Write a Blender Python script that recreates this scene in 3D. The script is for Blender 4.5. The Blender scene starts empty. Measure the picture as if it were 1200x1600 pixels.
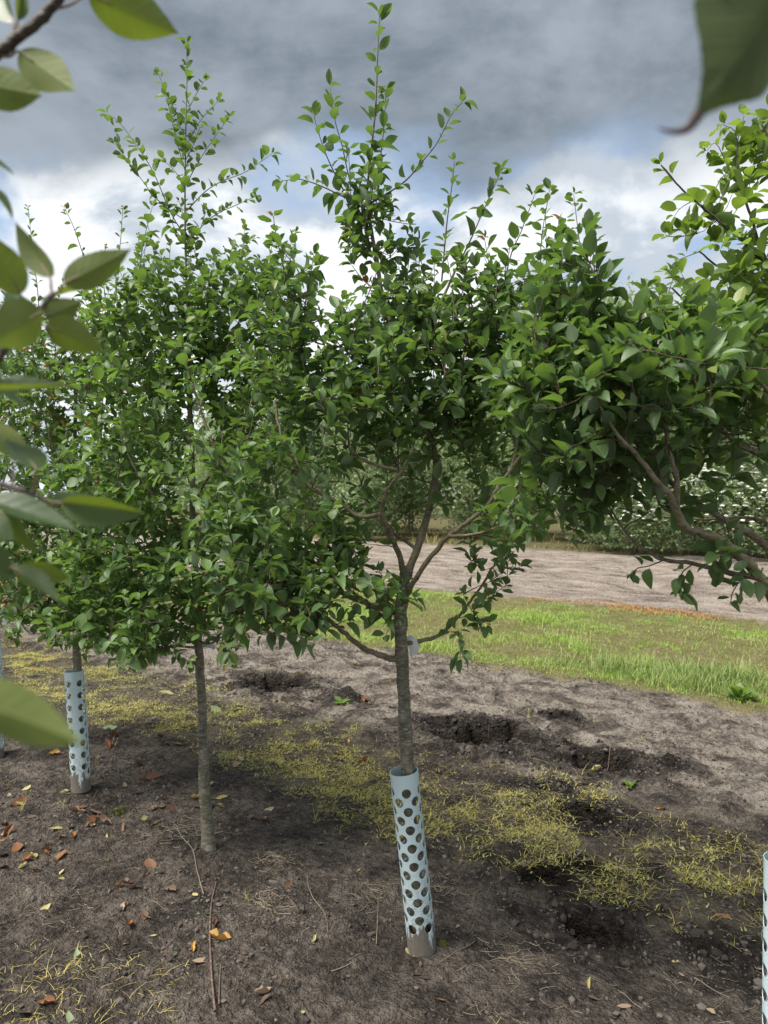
import bpy, math
import numpy as np
from mathutils import Vector, Matrix

# ------------------------------------------------------------------ camera, sky, sun, exposure
scene = bpy.context.scene
COL = scene.collection
PITCH = math.radians(0.99)
CAM = np.array([0.0, 0.0, 1.6])
FPX = 1155.0                                   # focal length in pixels of a 1200x1600 frame
cam_data = bpy.data.cameras.new("camera")
cam_data.sensor_fit = 'VERTICAL'
cam_data.sensor_height = 36.0
cam_data.lens = FPX / 1600.0 * 36.0
cam_data.clip_start = 0.02
cam_data.clip_end = 2000.0
cam_data.dof.use_dof = True
cam_data.dof.focus_distance = 2.7
cam_data.dof.aperture_fstop = 5.6
cam = bpy.data.objects.new("camera", cam_data)
cam.location = CAM
cam.rotation_euler = (math.pi / 2 - PITCH, 0, 0)
COL.objects.link(cam)
scene.camera = cam

SUN_EL, SUN_AZ = math.radians(62), math.radians(238)     # azimuth clockwise from +Y: high, from the left and a little behind
sun_data = bpy.data.lights.new("sun", 'SUN')
sun_data.energy = 4.6
sun_data.angle = math.radians(32)
sun_data.color = (1.0, 0.95, 0.87)
sun = bpy.data.objects.new("sun", sun_data)
sd = Vector((math.sin(SUN_AZ) * math.cos(SUN_EL), math.cos(SUN_AZ) * math.cos(SUN_EL), math.sin(SUN_EL)))
sun.rotation_euler = sd.to_track_quat('Z', 'Y').to_euler()
COL.objects.link(sun)

scene.view_settings.view_transform = 'Standard'
scene.view_settings.look = 'None'
scene.view_settings.exposure = 0.62
scene.view_settings.gamma = 1.0
scene.view_settings.use_curve_mapping = False
scene.render.engine = 'CYCLES'
scene.cycles.use_denoising = True
scene.cycles.max_bounces = 8
scene.cycles.transparent_max_bounces = 8


class NT:
    """small helper to write node trees"""
    def __init__(self, tree):
        self.t = tree
        tree.nodes.clear()

    def n(self, kind, ins=None, **props):
        nd = self.t.nodes.new(kind)
        for k, v in props.items():
            setattr(nd, k, v)
        for k, v in (ins or {}).items():
            s = nd.inputs[k]
            if hasattr(v, 'links') or isinstance(v, bpy.types.NodeSocket):
                self.t.links.new(v, s)
            else:
                s.default_value = v
        return nd

    def math(self, op, a, b=0.0, c=0.0, clamp=False):
        nd = self.n('ShaderNodeMath', {0: a, 1: b, 2: c}, operation=op, use_clamp=clamp)
        return nd.outputs[0]

    def noise(self, vec, scale, detail=4.0, rough=0.55, dist=0.0):
        nd = self.n('ShaderNodeTexNoise', {'Scale': scale, 'Detail': detail, 'Roughness': rough, 'Distortion': dist})
        self.t.links.new(vec, nd.inputs['Vector'])
        return nd.outputs['Fac']

    def step(self, x, lo, hi, a=0.0, b=1.0):
        nd = self.n('ShaderNodeMapRange', {'Value': x, 'From Min': lo, 'From Max': hi, 'To Min': a, 'To Max': b},
                    interpolation_type='SMOOTHSTEP')
        return nd.outputs['Result']

    def mix(self, f, a, b):
        nd = self.n('ShaderNodeMix', data_type='RGBA')
        for s, v in ((nd.inputs[0], f), (nd.inputs[6], a), (nd.inputs[7], b)):
            if isinstance(v, bpy.types.NodeSocket):
                self.t.links.new(v, s)
            else:
                s.default_value = v if not isinstance(v, tuple) or len(v) == 4 else (*v, 1.0)
        return nd.outputs[2]

    def ramp(self, f, stops):
        nd = self.n('ShaderNodeValToRGB', {'Fac': f})
        el = nd.color_ramp.elements
        while len(el) < len(stops):
            el.new(0.5)
        for e, (p, c) in zip(el, stops):
            e.position = p
            e.color = (*c, 1.0)
        return nd.outputs['Color']

    def link(self, a, b):
        self.t.links.new(a, b)


world = bpy.data.worlds.new("World")
scene.world = world
world.use_nodes = True
w = NT(world.node_tree)
sky = w.n('ShaderNodeTexSky', sky_type='NISHITA', sun_disc=False)
sky.sun_elevation = SUN_EL
sky.sun_rotation = SUN_AZ
tc = w.n('ShaderNodeTexCoord')
sep = w.n('ShaderNodeSeparateXYZ', {0: tc.outputs['Generated']})
zz = w.math('MAXIMUM', sep.outputs[2], 0.0)
den = w.math('ADD', zz, 0.22)
flat = w.n('ShaderNodeCombineXYZ', {0: w.math('DIVIDE', sep.outputs[0], den), 1: w.math('DIVIDE', sep.outputs[1], den), 2: w.math('MULTIPLY', zz, 0.8)})
pv = flat.outputs[0]
dirv = w.n('ShaderNodeVectorMath', {0: tc.outputs['Generated'], 1: (1.0, 1.0, 1.7)}, operation='MULTIPLY').outputs[0]
off = lambda v, o: w.n('ShaderNodeVectorMath', {0: v, 1: o}, operation='ADD').outputs[0]
big = w.noise(off(dirv, (7.3, 2.1, 0.4)), 1.7, 4.0, 0.5, 0.2)
mid = w.noise(off(pv, (1.7, 5.9, 3.2)), 1.9, 9.0, 0.6, 0.25)
fine = w.noise(off(dirv, (3.1, 0.6, 9.4)), 4.2, 10.0, 0.6, 0.3)
gap = w.noise(off(dirv, (0.9, 4.4, 2.6)), 3.0, 6.0, 0.5, 0.2)
# high grey deck, ragged lower edge
edge = w.math('ADD', zz, w.math('MULTIPLY', w.math('SUBTRACT', big, 0.5), 0.45))
edge = w.math('ADD', edge, w.math('MULTIPLY', w.math('SUBTRACT', fine, 0.5), 0.22))
deck = w.step(edge, 0.345, 0.44)
S = 6.9                                        # background strength 0.1 and the exposure, taken out of the colours below
deck_col = w.mix(w.step(w.math('ADD', w.math('MULTIPLY', mid, 0.55), w.math('MULTIPLY', fine, 0.45)), 0.38, 0.62), (0.165 * S, 0.205 * S, 0.248 * S), (0.37 * S, 0.425 * S, 0.49 * S))
# bright cumulus below with blue gaps
puff_col = w.mix(w.step(w.math('ADD', w.math('MULTIPLY', fine, 0.7), w.math('MULTIPLY', gap, 0.3)), 0.45, 0.55), (0.56 * S, 0.63 * S, 0.71 * S), (1.02 * S, 1.05 * S, 1.08 * S))
cover = w.step(w.math('ADD', gap, w.step(zz, 0.34, 0.16, 0.0, 0.16)), 0.47, 0.55)
blue = w.mix(0.6, sky.outputs[0], (0.52 * S, 0.67 * S, 0.88 * S))
low = w.mix(cover, blue, puff_col)
allsky = w.mix(deck, low, deck_col)
bg = w.n('ShaderNodeBackground', {'Color': allsky, 'Strength': 0.1})
wo = w.n('ShaderNodeOutputWorld')
w.link(bg.outputs[0], wo.inputs['Surface'])


# ------------------------------------------------------------------ helpers
def P(px, py, d):
    """a point seen at that place of the photograph, d metres in front of the camera"""
    f = np.array([0, math.cos(PITCH), -math.sin(PITCH)])
    r = np.array([1.0, 0, 0])
    u = np.array([0, math.sin(PITCH), math.cos(PITCH)])
    return CAM + d * (f + r * (px - 600) / FPX + u * (800 - py) / FPX)


def project(p):
    q = np.atleast_2d(p) - CAM
    d = q[:, 1] * math.cos(PITCH) - q[:, 2] * math.sin(PITCH)
    up = q[:, 1] * math.sin(PITCH) + q[:, 2] * math.cos(PITCH)
    d = np.where(np.abs(d) < 1e-4, 1e-4, d)
    return 600 + FPX * q[:, 0] / d, 800 - FPX * up / d, d


EU = np.array([0.787, -0.617])                 # along the tree rows
EV = np.array([0.617, 0.787])                  # across them, away from the camera


def hash2(ix, iy, seed):
    h = (ix.astype(np.int64) * 374761393 + iy.astype(np.int64) * 668265263 + seed * 1442695041) & 0xFFFFFFFF
    h = ((h ^ (h >> 13)) * 1274126177) & 0xFFFFFFFF
    h = (h ^ (h >> 16)) & 0xFFFFFF
    return h / float(0xFFFFFF)


def vnoise(x, y, seed=0):
    ix, iy = np.floor(x), np.floor(y)
    fx, fy = x - ix, y - iy
    fx = fx * fx * (3 - 2 * fx)
    fy = fy * fy * (3 - 2 * fy)
    a, b = hash2(ix, iy, seed), hash2(ix + 1, iy, seed)
    c, d = hash2(ix, iy + 1, seed), hash2(ix + 1, iy + 1, seed)
    return (a * (1 - fx) + b * fx) * (1 - fy) + (c * (1 - fx) + d * fx) * fy - 0.5


def fbm(x, y, seed=0, octs=4):
    s, amp, f = 0.0, 1.0, 1.0
    for k in range(octs):
        s = s + amp * vnoise(x * f + k * 17.3, y * f - k * 9.1, seed + k)
        amp *= 0.5
        f *= 2.03
    return s


def sstep(x, a, b):
    t = np.clip((x - a) / (b - a), 0, 1)
    return t * t * (3 - 2 * t)


def ground_xy(px, py):
    a = P(px, py, 1.0) - CAM
    t = -CAM[2] / a[2]
    return CAM[0] + a[0] * t, CAM[1] + a[1] * t


# holes left by lifted trees, ruts and lumps: pixel place, half length along the row, half width, depth (minus = lump)
PITS = [(758, 1152, .36, .28, .32), (690, 1136, .18, .14, .14), (428, 1072, .34, .26, .27), (925, 1194, .30, .20, .20),
        (852, 1376, .11, .10, .13), (905, 1356, .09, .06, .08), (928, 1458, .14, .11, .15), (918, 1276, .16, .10, .15), (884, 1124, .15, .08, .12),
        (1040, 1200, .12, .08, -.045), (540, 1096, .11, .09, -.055),
        (1110, 1480, .10, .07, .035), (850, 1235, .08, .06, -.03)]
PITS = [(*ground_xy(a, b), c, d, e) for a, b, c, d, e in PITS]


FEET = [ground_xy(a, b) for a, b in ((660, 1492), (325, 1340), (127, 1246), (1225, 1745))]


def G(x, y):
    """ground height"""
    x = np.asarray(x, float)
    y = np.asarray(y, float)
    u = x * EU[0] + y * EU[1]
    v = x * EV[0] + y * EV[1]
    far = sstep(v, 9, 13)
    near = 1 - far
    h = 0.030 * fbm(u * 1.3, v * 1.5, 3, 3)
    rough = 0.55 + 0.75 * sstep(v, 3.2, 4.2) * (1 - sstep(v, 6.0, 6.5))
    lump = fbm(u * 6.0, v * 7.5, 11, 4)
    h = h + near * rough * 0.030 * lump
    h = h + near * rough * 0.045 * np.clip(np.abs(fbm(u * 3.1, v * 4.3, 23, 4)) - 0.10, 0, 1)
    h = h + near * 0.012 * fbm(u * 19, v * 21, 31, 3)
    h = h + near * 0.012 * np.exp(-((v - 2.12) / 0.35) ** 2)
    for cx, cy in FEET:
        h = h + 0.022 * np.exp(-((x - cx) ** 2 + (y - cy) ** 2) / 0.0125) * (1 + .8 * fbm(u * 12, v * 12, 40, 3))
    h = h - near * 0.03 * np.exp(-((v - 4.05 - 0.12 * fbm(u * 1.1, v * 0, 77, 2)) / 0.10) ** 2) * sstep(u, -0.6, 0.4)
    h = h - near * 0.02 * sstep(v, 6.25, 6.05) * sstep(v, 5.2, 6.0)
    for cx, cy, a, b, d in PITS:
        du = (x - cx) * EU[0] + (y - cy) * EU[1]
        dv = (x - cx) * EV[0] + (y - cy) * EV[1]
        r = np.sqrt((du / a) ** 2 + (dv / b) ** 2) + 0.50 * fbm(u * 9, v * 9, 55, 3)
        if d > 0:
            h = h - d * (1 - sstep(r, 0.74, 0.92)) * (0.85 + 0.5 * fbm(u * 14, v * 14, 59, 3))
            h = h + 0.12 * d * np.exp(-((r - 1.15) / 0.22) ** 2)
        else:
            h = h - d * (1 - sstep(r, 0.0, 1.1)) * (1 + 0.6 * fbm(u * 16, v * 16, 59, 3))
    fur = np.sin(v * 2 * math.pi / 0.62 + 1.2 * fbm(u * 0.35, v * 0.5, 91, 3))
    h = h + far * (1 - sstep(v, 21, 23)) * (0.045 * fur + 0.12 * fbm(u * 0.9, v * 3.4, 67, 3))
    return h


def fresh_soil(x, y):
    """how freshly dug the earth is: dark and moist in and beside the holes and lumps"""
    u = x * EU[0] + y * EU[1]
    v = x * EV[0] + y * EV[1]
    f = np.zeros_like(x)
    for cx, cy, a, b, d in PITS:
        du = (x - cx) * EU[0] + (y - cy) * EU[1]
        dv = (x - cx) * EV[0] + (y - cy) * EV[1]
        r = np.sqrt((du / (a + .03)) ** 2 + (dv / (b + .02)) ** 2) + 0.55 * fbm(u * 9, v * 9, 55, 3)
        f = np.maximum(f, 1 - sstep(r, .95, 1.18))
        r = np.sqrt((du / (a + .22)) ** 2 + (dv / (b + .10)) ** 2) + 1.1 * fbm(u * 5, v * 6, 52, 4)
        f = np.maximum(f, .75 * (1 - sstep(r, .8, 1.0)))
    return f


def finish(o, name, parent=None, kind=None, label=None, cat=None, group=None):
    o.name = name
    if parent is not None:
        o.parent = parent
    if kind:
        o["kind"] = kind
    if label:
        o["label"] = label
    if cat:
        o["category"] = cat
    if group:
        o["group"] = group
    return o


def mesh_from(name, V, F, mat=None, smooth=True, attrs=None, uv=None):
    """V (n,3), F list of arrays with the same corner count per array"""
    me = bpy.data.meshes.new(name)
    V = np.asarray(V, np.float32)
    Fs = [np.asarray(f, np.int32) for f in (F if isinstance(F, list) else [F]) if len(f)]
    loops = np.concatenate([f.ravel() for f in Fs])
    tot = np.concatenate([np.full(len(f), f.shape[1], np.int32) for f in Fs])
    start = np.concatenate([[0], np.cumsum(tot)[:-1]]).astype(np.int32)
    me.vertices.add(len(V))
    me.vertices.foreach_set("co", V.ravel())
    me.loops.add(len(loops))
    me.loops.foreach_set("vertex_index", loops)
    me.polygons.add(len(tot))
    me.polygons.foreach_set("loop_start", start)
    me.polygons.foreach_set("loop_total", tot)
    me.polygons.foreach_set("use_smooth", np.full(len(tot), smooth, bool))
    if uv is not None:
        lay = me.uv_layers.new(name="UVMap")
        lay.data.foreach_set("uv", np.asarray(uv, np.float32)[loops].ravel())
    for k, a in (attrs or {}).items():
        at = me.attributes.new(k, 'FLOAT', 'POINT')
        at.data.foreach_set("value", np.asarray(a, np.float32))
    me.update(calc_edges=True)
    me.validate()
    if mat:
        me.materials.append(mat)
    return me


def obj(name, me, parent=None, loc=(0, 0, 0), **kw):
    o = bpy.data.objects.new(name, me)
    o.location = loc
    COL.objects.link(o)
    return finish(o, name, parent, **kw)


def empty(name, loc, **kw):
    o = bpy.data.objects.new(name, None)
    o.empty_display_size = 0.1
    o.location = loc
    COL.objects.link(o)
    return finish(o, name, **kw)


def unit(a):
    a = np.asarray(a, float)
    return a / np.maximum(np.linalg.norm(a, axis=-1, keepdims=True), 1e-9)


def smooth_path(pts, n):
    """Catmull-Rom through pts, resampled to n points"""
    pts = np.asarray(pts, float)
    if len(pts) == 2:
        t = np.linspace(0, 1, n)[:, None]
        return pts[0] * (1 - t) + pts[1] * t
    q = np.vstack([2 * pts[0] - pts[1], pts, 2 * pts[-1] - pts[-2]])
    out = []
    for s in np.linspace(0, len(pts) - 1 - 1e-6, n):
        i = int(s)
        t = s - i
        a, b, c, d = q[i:i + 4]
        out.append(0.5 * (2 * b + (c - a) * t + (2 * a - 5 * b + 4 * c - d) * t * t + (3 * b - a - 3 * c + d) * t ** 3))
    return np.array(out)


class Tubes:
    """collects tapered tubes into one mesh"""
    def __init__(self):
        self.V, self.Q, self.T, self.n = [], [], [], 0

    def add(self, pts, rad, sides=6, wob=0.0, rs=None):
        pts = np.asarray(pts, float)
        rad = np.broadcast_to(np.asarray(rad, float), (len(pts),))
        tan = unit(np.gradient(pts, axis=0))
        ref = np.array([0.31, 0.95, 0.05])
        rings = []
        for p, t, r in zip(pts, tan, rad):
            a = ref - t * np.dot(ref, t)
            if np.linalg.norm(a) < 1e-3:
                a = np.array([1.0, 0, 0]) - t * t[0]
            a = unit(a)
            ref = a
            b = np.cross(t, a)
            ang = np.arange(sides) * 2 * math.pi / sides
            rr = r * (1 + (wob * rs.uniform(-1, 1, sides) if wob else 0))
            rings.append(p + (np.cos(ang) * rr)[:, None] * a + (np.sin(ang) * rr)[:, None] * b)
        V = np.vstack(rings + [pts[-1:] + tan[-1:] * rad[-1]])
        m = len(pts)
        i = np.arange(m - 1)[:, None] * sides
        k = np.arange(sides)[None, :]
        k2 = (k + 1) % sides
        q = np.stack([i + k, i + k2, i + sides + k2, i + sides + k], -1).reshape(-1, 4)
        tip = len(V) - 1
        b = (m - 1) * sides
        t = np.array([[b + j, b + (j + 1) % sides, tip] for j in range(sides)])
        self.V.append(V)
        self.Q.append(q + self.n)
        self.T.append(t + self.n)
        self.n += len(V)

    def mesh(self, name, mat, off=(0, 0, 0)):
        return mesh_from(name, np.vstack(self.V) - np.asarray(off), [np.vstack(self.Q), np.vstack(self.T)], mat)


# ------------------------------------------------------------------ materials
def new_mat(name):
    m = bpy.data.materials.new(name)
    m.use_nodes = True
    return m, NT(m.node_tree)


def out(nt, shader, disp=None):
    o = nt.n('ShaderNodeOutputMaterial')
    nt.link(shader, o.inputs['Surface'])


def leaf_material(name, dark, light, under, trans, rough=0.42, tf=0.32, tint_col=(0.34, 0.13, 0.06)):
    m, nt = new_mat(name)
    at = nt.n('ShaderNodeAttribute', attribute_name="rnd").outputs['Fac']
    oi = nt.n('ShaderNodeObjectInfo').outputs['Random']
    r = nt.math('FRACT', nt.math('ADD', at, oi))
    uvn = nt.n('ShaderNodeTexCoord').outputs['UV']
    sp = nt.n('ShaderNodeSeparateXYZ', {0: uvn})
    x = nt.math('ABSOLUTE', nt.math('SUBTRACT', sp.outputs[0], 0.5))
    rib = nt.step(x, 0.05, 0.015)
    ph = nt.math('MULTIPLY', nt.math('SUBTRACT', sp.outputs[1], nt.math('MULTIPLY', x, 0.55)), 8.0)
    side = nt.math('ABSOLUTE', nt.math('SUBTRACT', nt.math('FRACT', ph), 0.5))
    vein = nt.math('MAXIMUM', rib, nt.math('MULTIPLY', nt.step(side, 0.10, 0.02), 0.55))
    mott = nt.noise(uvn, 9.0, 3.0)
    top = nt.mix(r, dark, light)
    top = nt.mix(nt.math('MULTIPLY', nt.step(r, 0.935, 0.985), 0.75), top, (0.24, 0.25, 0.035))
    top = nt.mix(nt.math('MULTIPLY', mott, 0.35), top, tuple(c * 1.5 for c in light))
    top = nt.mix(nt.math('MULTIPLY', vein, 0.20), top, tuple(c * 2.0 for c in light))
    bot = nt.mix(nt.math('MULTIPLY', vein, 0.5), nt.mix(nt.math('MULTIPLY', r, 0.6), under, tuple(c * 0.6 for c in under)), tuple(min(1, c * 1.5) for c in under))
    rv = nt.n('ShaderNodeCombineXYZ', {2: nt.math('MULTIPLY', r, 37.0)}).outputs[0]
    spot = nt.noise(nt.n('ShaderNodeVectorMath', {0: uvn, 1: rv}, operation='ADD').outputs[0], 7.0, 3.0, 0.6)
    spot = nt.math('MULTIPLY', nt.step(spot, 0.66, 0.72), nt.step(nt.math('FRACT', nt.math('MULTIPLY', r, 7.13)), 0.45, 0.6))
    top = nt.mix(nt.math('MULTIPLY', spot, 0.8), top, (0.10, 0.065, 0.025))
    back = nt.n('ShaderNodeNewGeometry').outputs['Backfacing']
    col = nt.mix(back, top, bot)
    tint = nt.n('ShaderNodeAttribute', attribute_name="tint").outputs['Fac']
    col = nt.mix(tint, col, tint_col)
    bump = nt.n('ShaderNodeBump', {'Strength': 0.3, 'Distance': 0.0015, 'Height': nt.math('SUBTRACT', 1.0, vein)})
    ps = nt.n('ShaderNodeBsdfPrincipled', {'Base Color': col, 'Roughness': nt.math('ADD', nt.math('MULTIPLY', back, 0.3), rough), 'Normal': bump.outputs[0]})
    ps.inputs['Specular IOR Level'].default_value = 0.5
    tcol = nt.mix(tint, nt.mix(nt.math('MULTIPLY', vein, 0.4), trans, tuple(c * 0.55 for c in trans)), (0.6, 0.16, 0.04))
    tr = nt.n('ShaderNodeBsdfTranslucent', {'Color': tcol})
    mx = nt.n('ShaderNodeMixShader', {0: tf, 1: ps.outputs[0], 2: tr.outputs[0]})
    out(nt, mx.outputs[0])
    return m


M = {}
M['leaf_plum'] = leaf_material("leaf_plum", (0.046, 0.094, 0.036), (0.118, 0.195, 0.062), (0.15, 0.21, 0.12), (0.22, 0.39, 0.05))
M['leaf_alder'] = leaf_material("leaf_alder", (0.054, 0.108, 0.038), (0.138, 0.222, 0.066), (0.16, 0.23, 0.12), (0.26, 0.45, 0.055), 0.46)
M['leaf_bright'] = leaf_material("leaf_bright", (0.078, 0.138, 0.038), (0.155, 0.240, 0.062), (0.17, 0.24, 0.10), (0.33, 0.50, 0.05), 0.46, 0.40)
M['leaf_apple'] = leaf_material("leaf_apple", (0.060, 0.105, 0.050), (0.090, 0.140, 0.060), (0.17, 0.21, 0.065), (0.26, 0.36, 0.03), 0.36, 0.36)
M['leaf_apple_shaded'] = leaf_material("leaf_apple_shaded", (0.035, 0.065, 0.028), (0.055, 0.085, 0.035), (0.080, 0.115, 0.040), (0.15, 0.22, 0.03), 0.4, 0.2)  # shaded copy of the apple leaf: shade from above put into its colour
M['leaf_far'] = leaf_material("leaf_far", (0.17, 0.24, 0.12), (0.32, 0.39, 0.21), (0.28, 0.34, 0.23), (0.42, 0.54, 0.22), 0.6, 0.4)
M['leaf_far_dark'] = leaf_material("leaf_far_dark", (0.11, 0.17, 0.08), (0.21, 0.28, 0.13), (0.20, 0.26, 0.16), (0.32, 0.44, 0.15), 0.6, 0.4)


def bark_material(name, a, b, lent, sc=1.0, green=(0.125, 0.13, 0.055)):
    m, nt = new_mat(name)
    c = nt.n('ShaderNodeTexCoord').outputs['Object']
    st = nt.n('ShaderNodeVectorMath', {0: c, 1: (34 * sc, 34 * sc, 62 * sc)}, operation='MULTIPLY').outputs[0]
    n1 = nt.noise(st, 1.0, 5.0, 0.6)
    n2 = nt.noise(c, 22.0 * sc, 4.0, 0.6)
    dash = nt.noise(nt.n('ShaderNodeVectorMath', {0: c, 1: (45 * sc, 45 * sc, 330 * sc)}, operation='MULTIPLY').outputs[0], 1.0, 2.0, 0.4)
    col = nt.mix(nt.step(n1, 0.3, 0.72), a, b)
    col = nt.mix(nt.math('MULTIPLY', nt.step(n2, 0.50, 0.68), 0.6), col, green)
    col = nt.mix(nt.math('MULTIPLY', nt.step(dash, 0.58, 0.66), 0.8), col, lent)
    col = nt.mix(nt.math('MULTIPLY', nt.step(nt.noise(c, 9.0 * sc, 3.0, 0.6), 0.54, 0.64), 0.4), col, lent)
    h = nt.math('ADD', n1, nt.math('MULTIPLY', dash, 0.7))
    bump = nt.n('ShaderNodeBump', {'Strength': 0.6, 'Distance': 0.003, 'Height': h})
    ps = nt.n('ShaderNodeBsdfPrincipled', {'Base Color': col, 'Roughness': 0.62, 'Normal': bump.outputs[0]})
    out(nt, ps.outputs[0])
    return m


M['bark'] = bark_material("bark", (0.085, 0.074, 0.052), (0.225, 0.205, 0.150), (0.42, 0.39, 0.32))
M['bark_limb'] = bark_material("bark_limb", (0.115, 0.090, 0.056), (0.27, 0.225, 0.140), (0.36, 0.30, 0.22), 1.6, (0.20, 0.20, 0.075))
M['bark_dark'] = bark_material("bark_dark", (0.035, 0.024, 0.018), (0.085, 0.060, 0.045), (0.13, 0.10, 0.08), 1.6, (0.05, 0.045, 0.03))
M['shoot'] = bark_material("shoot", (0.045, 0.020, 0.018), (0.11, 0.055, 0.042), (0.16, 0.12, 0.10), 2.5, (0.06, 0.05, 0.025))
M['shoot_grey'] = bark_material("shoot_grey", (0.075, 0.062, 0.052), (0.16, 0.135, 0.11), (0.24, 0.21, 0.18), 2.5, (0.09, 0.09, 0.05))
M['bark_far'] = bark_material("bark_far", (0.10, 0.075, 0.055), (0.22, 0.17, 0.12), (0.3, 0.25, 0.2), 0.3)


def plain(name, a, b, rough=0.7, scale=20.0, tf=0.0, tcol=None, bump=0.0):
    m, nt = new_mat(name)
    c = nt.n('ShaderNodeTexCoord').outputs['Object']
    at = nt.n('ShaderNodeAttribute', attribute_name="rnd").outputs['Fac']
    oi = nt.n('ShaderNodeObjectInfo').outputs['Random']
    f = nt.math('FRACT', nt.math('ADD', nt.math('ADD', at, oi), nt.math('MULTIPLY', nt.noise(c, scale, 4.0), 0.35)))
    f = nt.math('SUBTRACT', 1.0, nt.math('ABSOLUTE', nt.math('SUBTRACT', nt.math('MULTIPLY', f, 2.0), 1.0)))
    col = nt.mix(f, a, b)
    ins = {'Base Color': col, 'Roughness': rough}
    if bump:
        ins['Normal'] = nt.n('ShaderNodeBump', {'Strength': bump, 'Distance': 0.003, 'Height': nt.noise(c, scale * 4, 4.0)}).outputs[0]
    ps = nt.n('ShaderNodeBsdfPrincipled', ins)
    sh = ps.outputs[0]
    if tf:
        tr = nt.n('ShaderNodeBsdfTranslucent', {'Color': (*(tcol or b), 1)})
        sh = nt.n('ShaderNodeMixShader', {0: tf, 1: sh, 2: tr.outputs[0]}).outputs[0]
    out(nt, sh)
    return m


M['grass'] = plain("grass", (0.20, 0.38, 0.055), (0.56, 0.58, 0.17), 0.55, 3.0, 0.3, (0.28, 0.42, 0.06))
M['grass_tall'] = plain("grass_tall", (0.15, 0.24, 0.06), (0.46, 0.46, 0.18), 0.5, 3.0, 0.3, (0.2, 0.4, 0.05))
M['weed'] = plain("weed", (0.36, 0.33, 0.07), (0.86, 0.70, 0.22), 0.6, 6.0, 0.25, (0.45, 0.42, 0.07))
M['weed_leaf'] = plain("weed_leaf", (0.30, 0.31, 0.09), (0.66, 0.61, 0.28), 0.6, 6.0, 0.25, (0.35, 0.42, 0.08))
M['rust_weed'] = plain("rust_weed", (0.36, 0.15, 0.06), (0.46, 0.30, 0.10), 0.7, 3.0, 0.2)
M['gold_weed'] = plain("gold_weed", (0.17, 0.19, 0.07), (0.40, 0.31, 0.12), 0.7, 1.0, 0.2)
M['straw'] = plain("straw", (0.13, 0.10, 0.07), (0.38, 0.32, 0.23), 0.75, 8.0)
M['soil_lump'] = plain("soil_lump", (0.045, 0.038, 0.034), (0.15, 0.128, 0.110), 0.95, 30.0, bump=0.5)
M['leaf_rust'] = plain("leaf_rust", (0.13, 0.050, 0.020), (0.27, 0.125, 0.050), 0.6, 25.0, 0.12, (0.4, 0.15, 0.04))
M['leaf_brown'] = plain("leaf_brown", (0.085, 0.050, 0.032), (0.20, 0.13, 0.085), 0.7, 25.0, 0.08)
M['leaf_tan'] = plain("leaf_tan", (0.30, 0.21, 0.14), (0.42, 0.31, 0.21), 0.7, 30.0, 0.1)
M['leaf_gold'] = plain("leaf_gold", (0.42, 0.21, 0.05), (0.58, 0.36, 0.10), 0.55, 25.0, 0.2)
M['leaf_yellow'] = plain("leaf_yellow", (0.32, 0.28, 0.09), (0.50, 0.44, 0.19), 0.55, 25.0, 0.2)
M['leaf_palegreen'] = plain("leaf_palegreen", (0.24, 0.32, 0.16), (0.36, 0.43, 0.25), 0.55, 25.0, 0.2)
M['moss'] = plain("moss", (0.07, 0.085, 0.015), (0.15, 0.17, 0.03), 0.9, 40.0)
M['twig'] = bark_material("twig", (0.075, 0.045, 0.035), (0.19, 0.12, 0.095), (0.26, 0.19, 0.16), 2.0, (0.12, 0.08, 0.06))
M['fruit'] = plain("fruit", (0.16, 0.21, 0.07), (0.22, 0.27, 0.10), 0.4, 30.0)
M['white_tag'] = plain("white_tag", (0.72, 0.74, 0.75), (0.80, 0.81, 0.82), 0.4, 12.0)
M['blossom'] = plain("blossom", (0.74, 0.74, 0.66), (0.82, 0.82, 0.76), 0.7, 3.0, 0.2)
M['stake'] = plain("stake", (0.34, 0.22, 0.11), (0.44, 0.30, 0.16), 0.7, 12.0)

# tree guard plastic: pale blue, scuffed, caked with soil at the foot
m, nt = new_mat("guard_plastic")
c = nt.n('ShaderNodeTexCoord').outputs['Object']
sp = nt.n('ShaderNodeSeparateXYZ', {0: c})
stre = nt.noise(nt.n('ShaderNodeVectorMath', {0: c, 1: (70, 70, 9)}, operation='MULTIPLY').outputs[0], 1.0, 5.0, 0.6)
blot = nt.noise(c, 14.0, 4.0, 0.6)
spk = nt.noise(c, 90.0, 3.0, 0.6)
hz = nt.math('ADD', sp.outputs[2], nt.math('ADD', nt.math('MULTIPLY', nt.math('SUBTRACT', stre, 0.5), 0.26), nt.math('MULTIPLY', nt.math('SUBTRACT', blot, 0.5), 0.16)))
mud = nt.step(hz, 0.088, 0.074)
dust = nt.math('MULTIPLY', nt.step(hz, 0.40, 0.05), nt.step(spk, 0.46, 0.60))
base = nt.mix(nt.math('MULTIPLY', blot, 0.6), (0.62, 0.77, 0.80), (0.69, 0.82, 0.845))
base = nt.mix(nt.math('MULTIPLY', nt.step(stre, 0.60, 0.78), 0.35), base, (0.36, 0.50, 0.52))
base = nt.mix(nt.math('MULTIPLY', dust, 0.55), base, (0.25, 0.24, 0.21))
base = nt.mix(nt.math('MULTIPLY', nt.step(nt.noise(nt.n('ShaderNodeVectorMath', {0: c, 1: (240, 240, 16)}, operation='MULTIPLY').outputs[0], 1.0, 3.0, 0.6), 0.62, 0.72), 0.4), base, (0.30, 0.40, 0.40))
base = nt.mix(mud, base, nt.mix(spk, (0.10, 0.085, 0.07), (0.24, 0.21, 0.175)))
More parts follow.
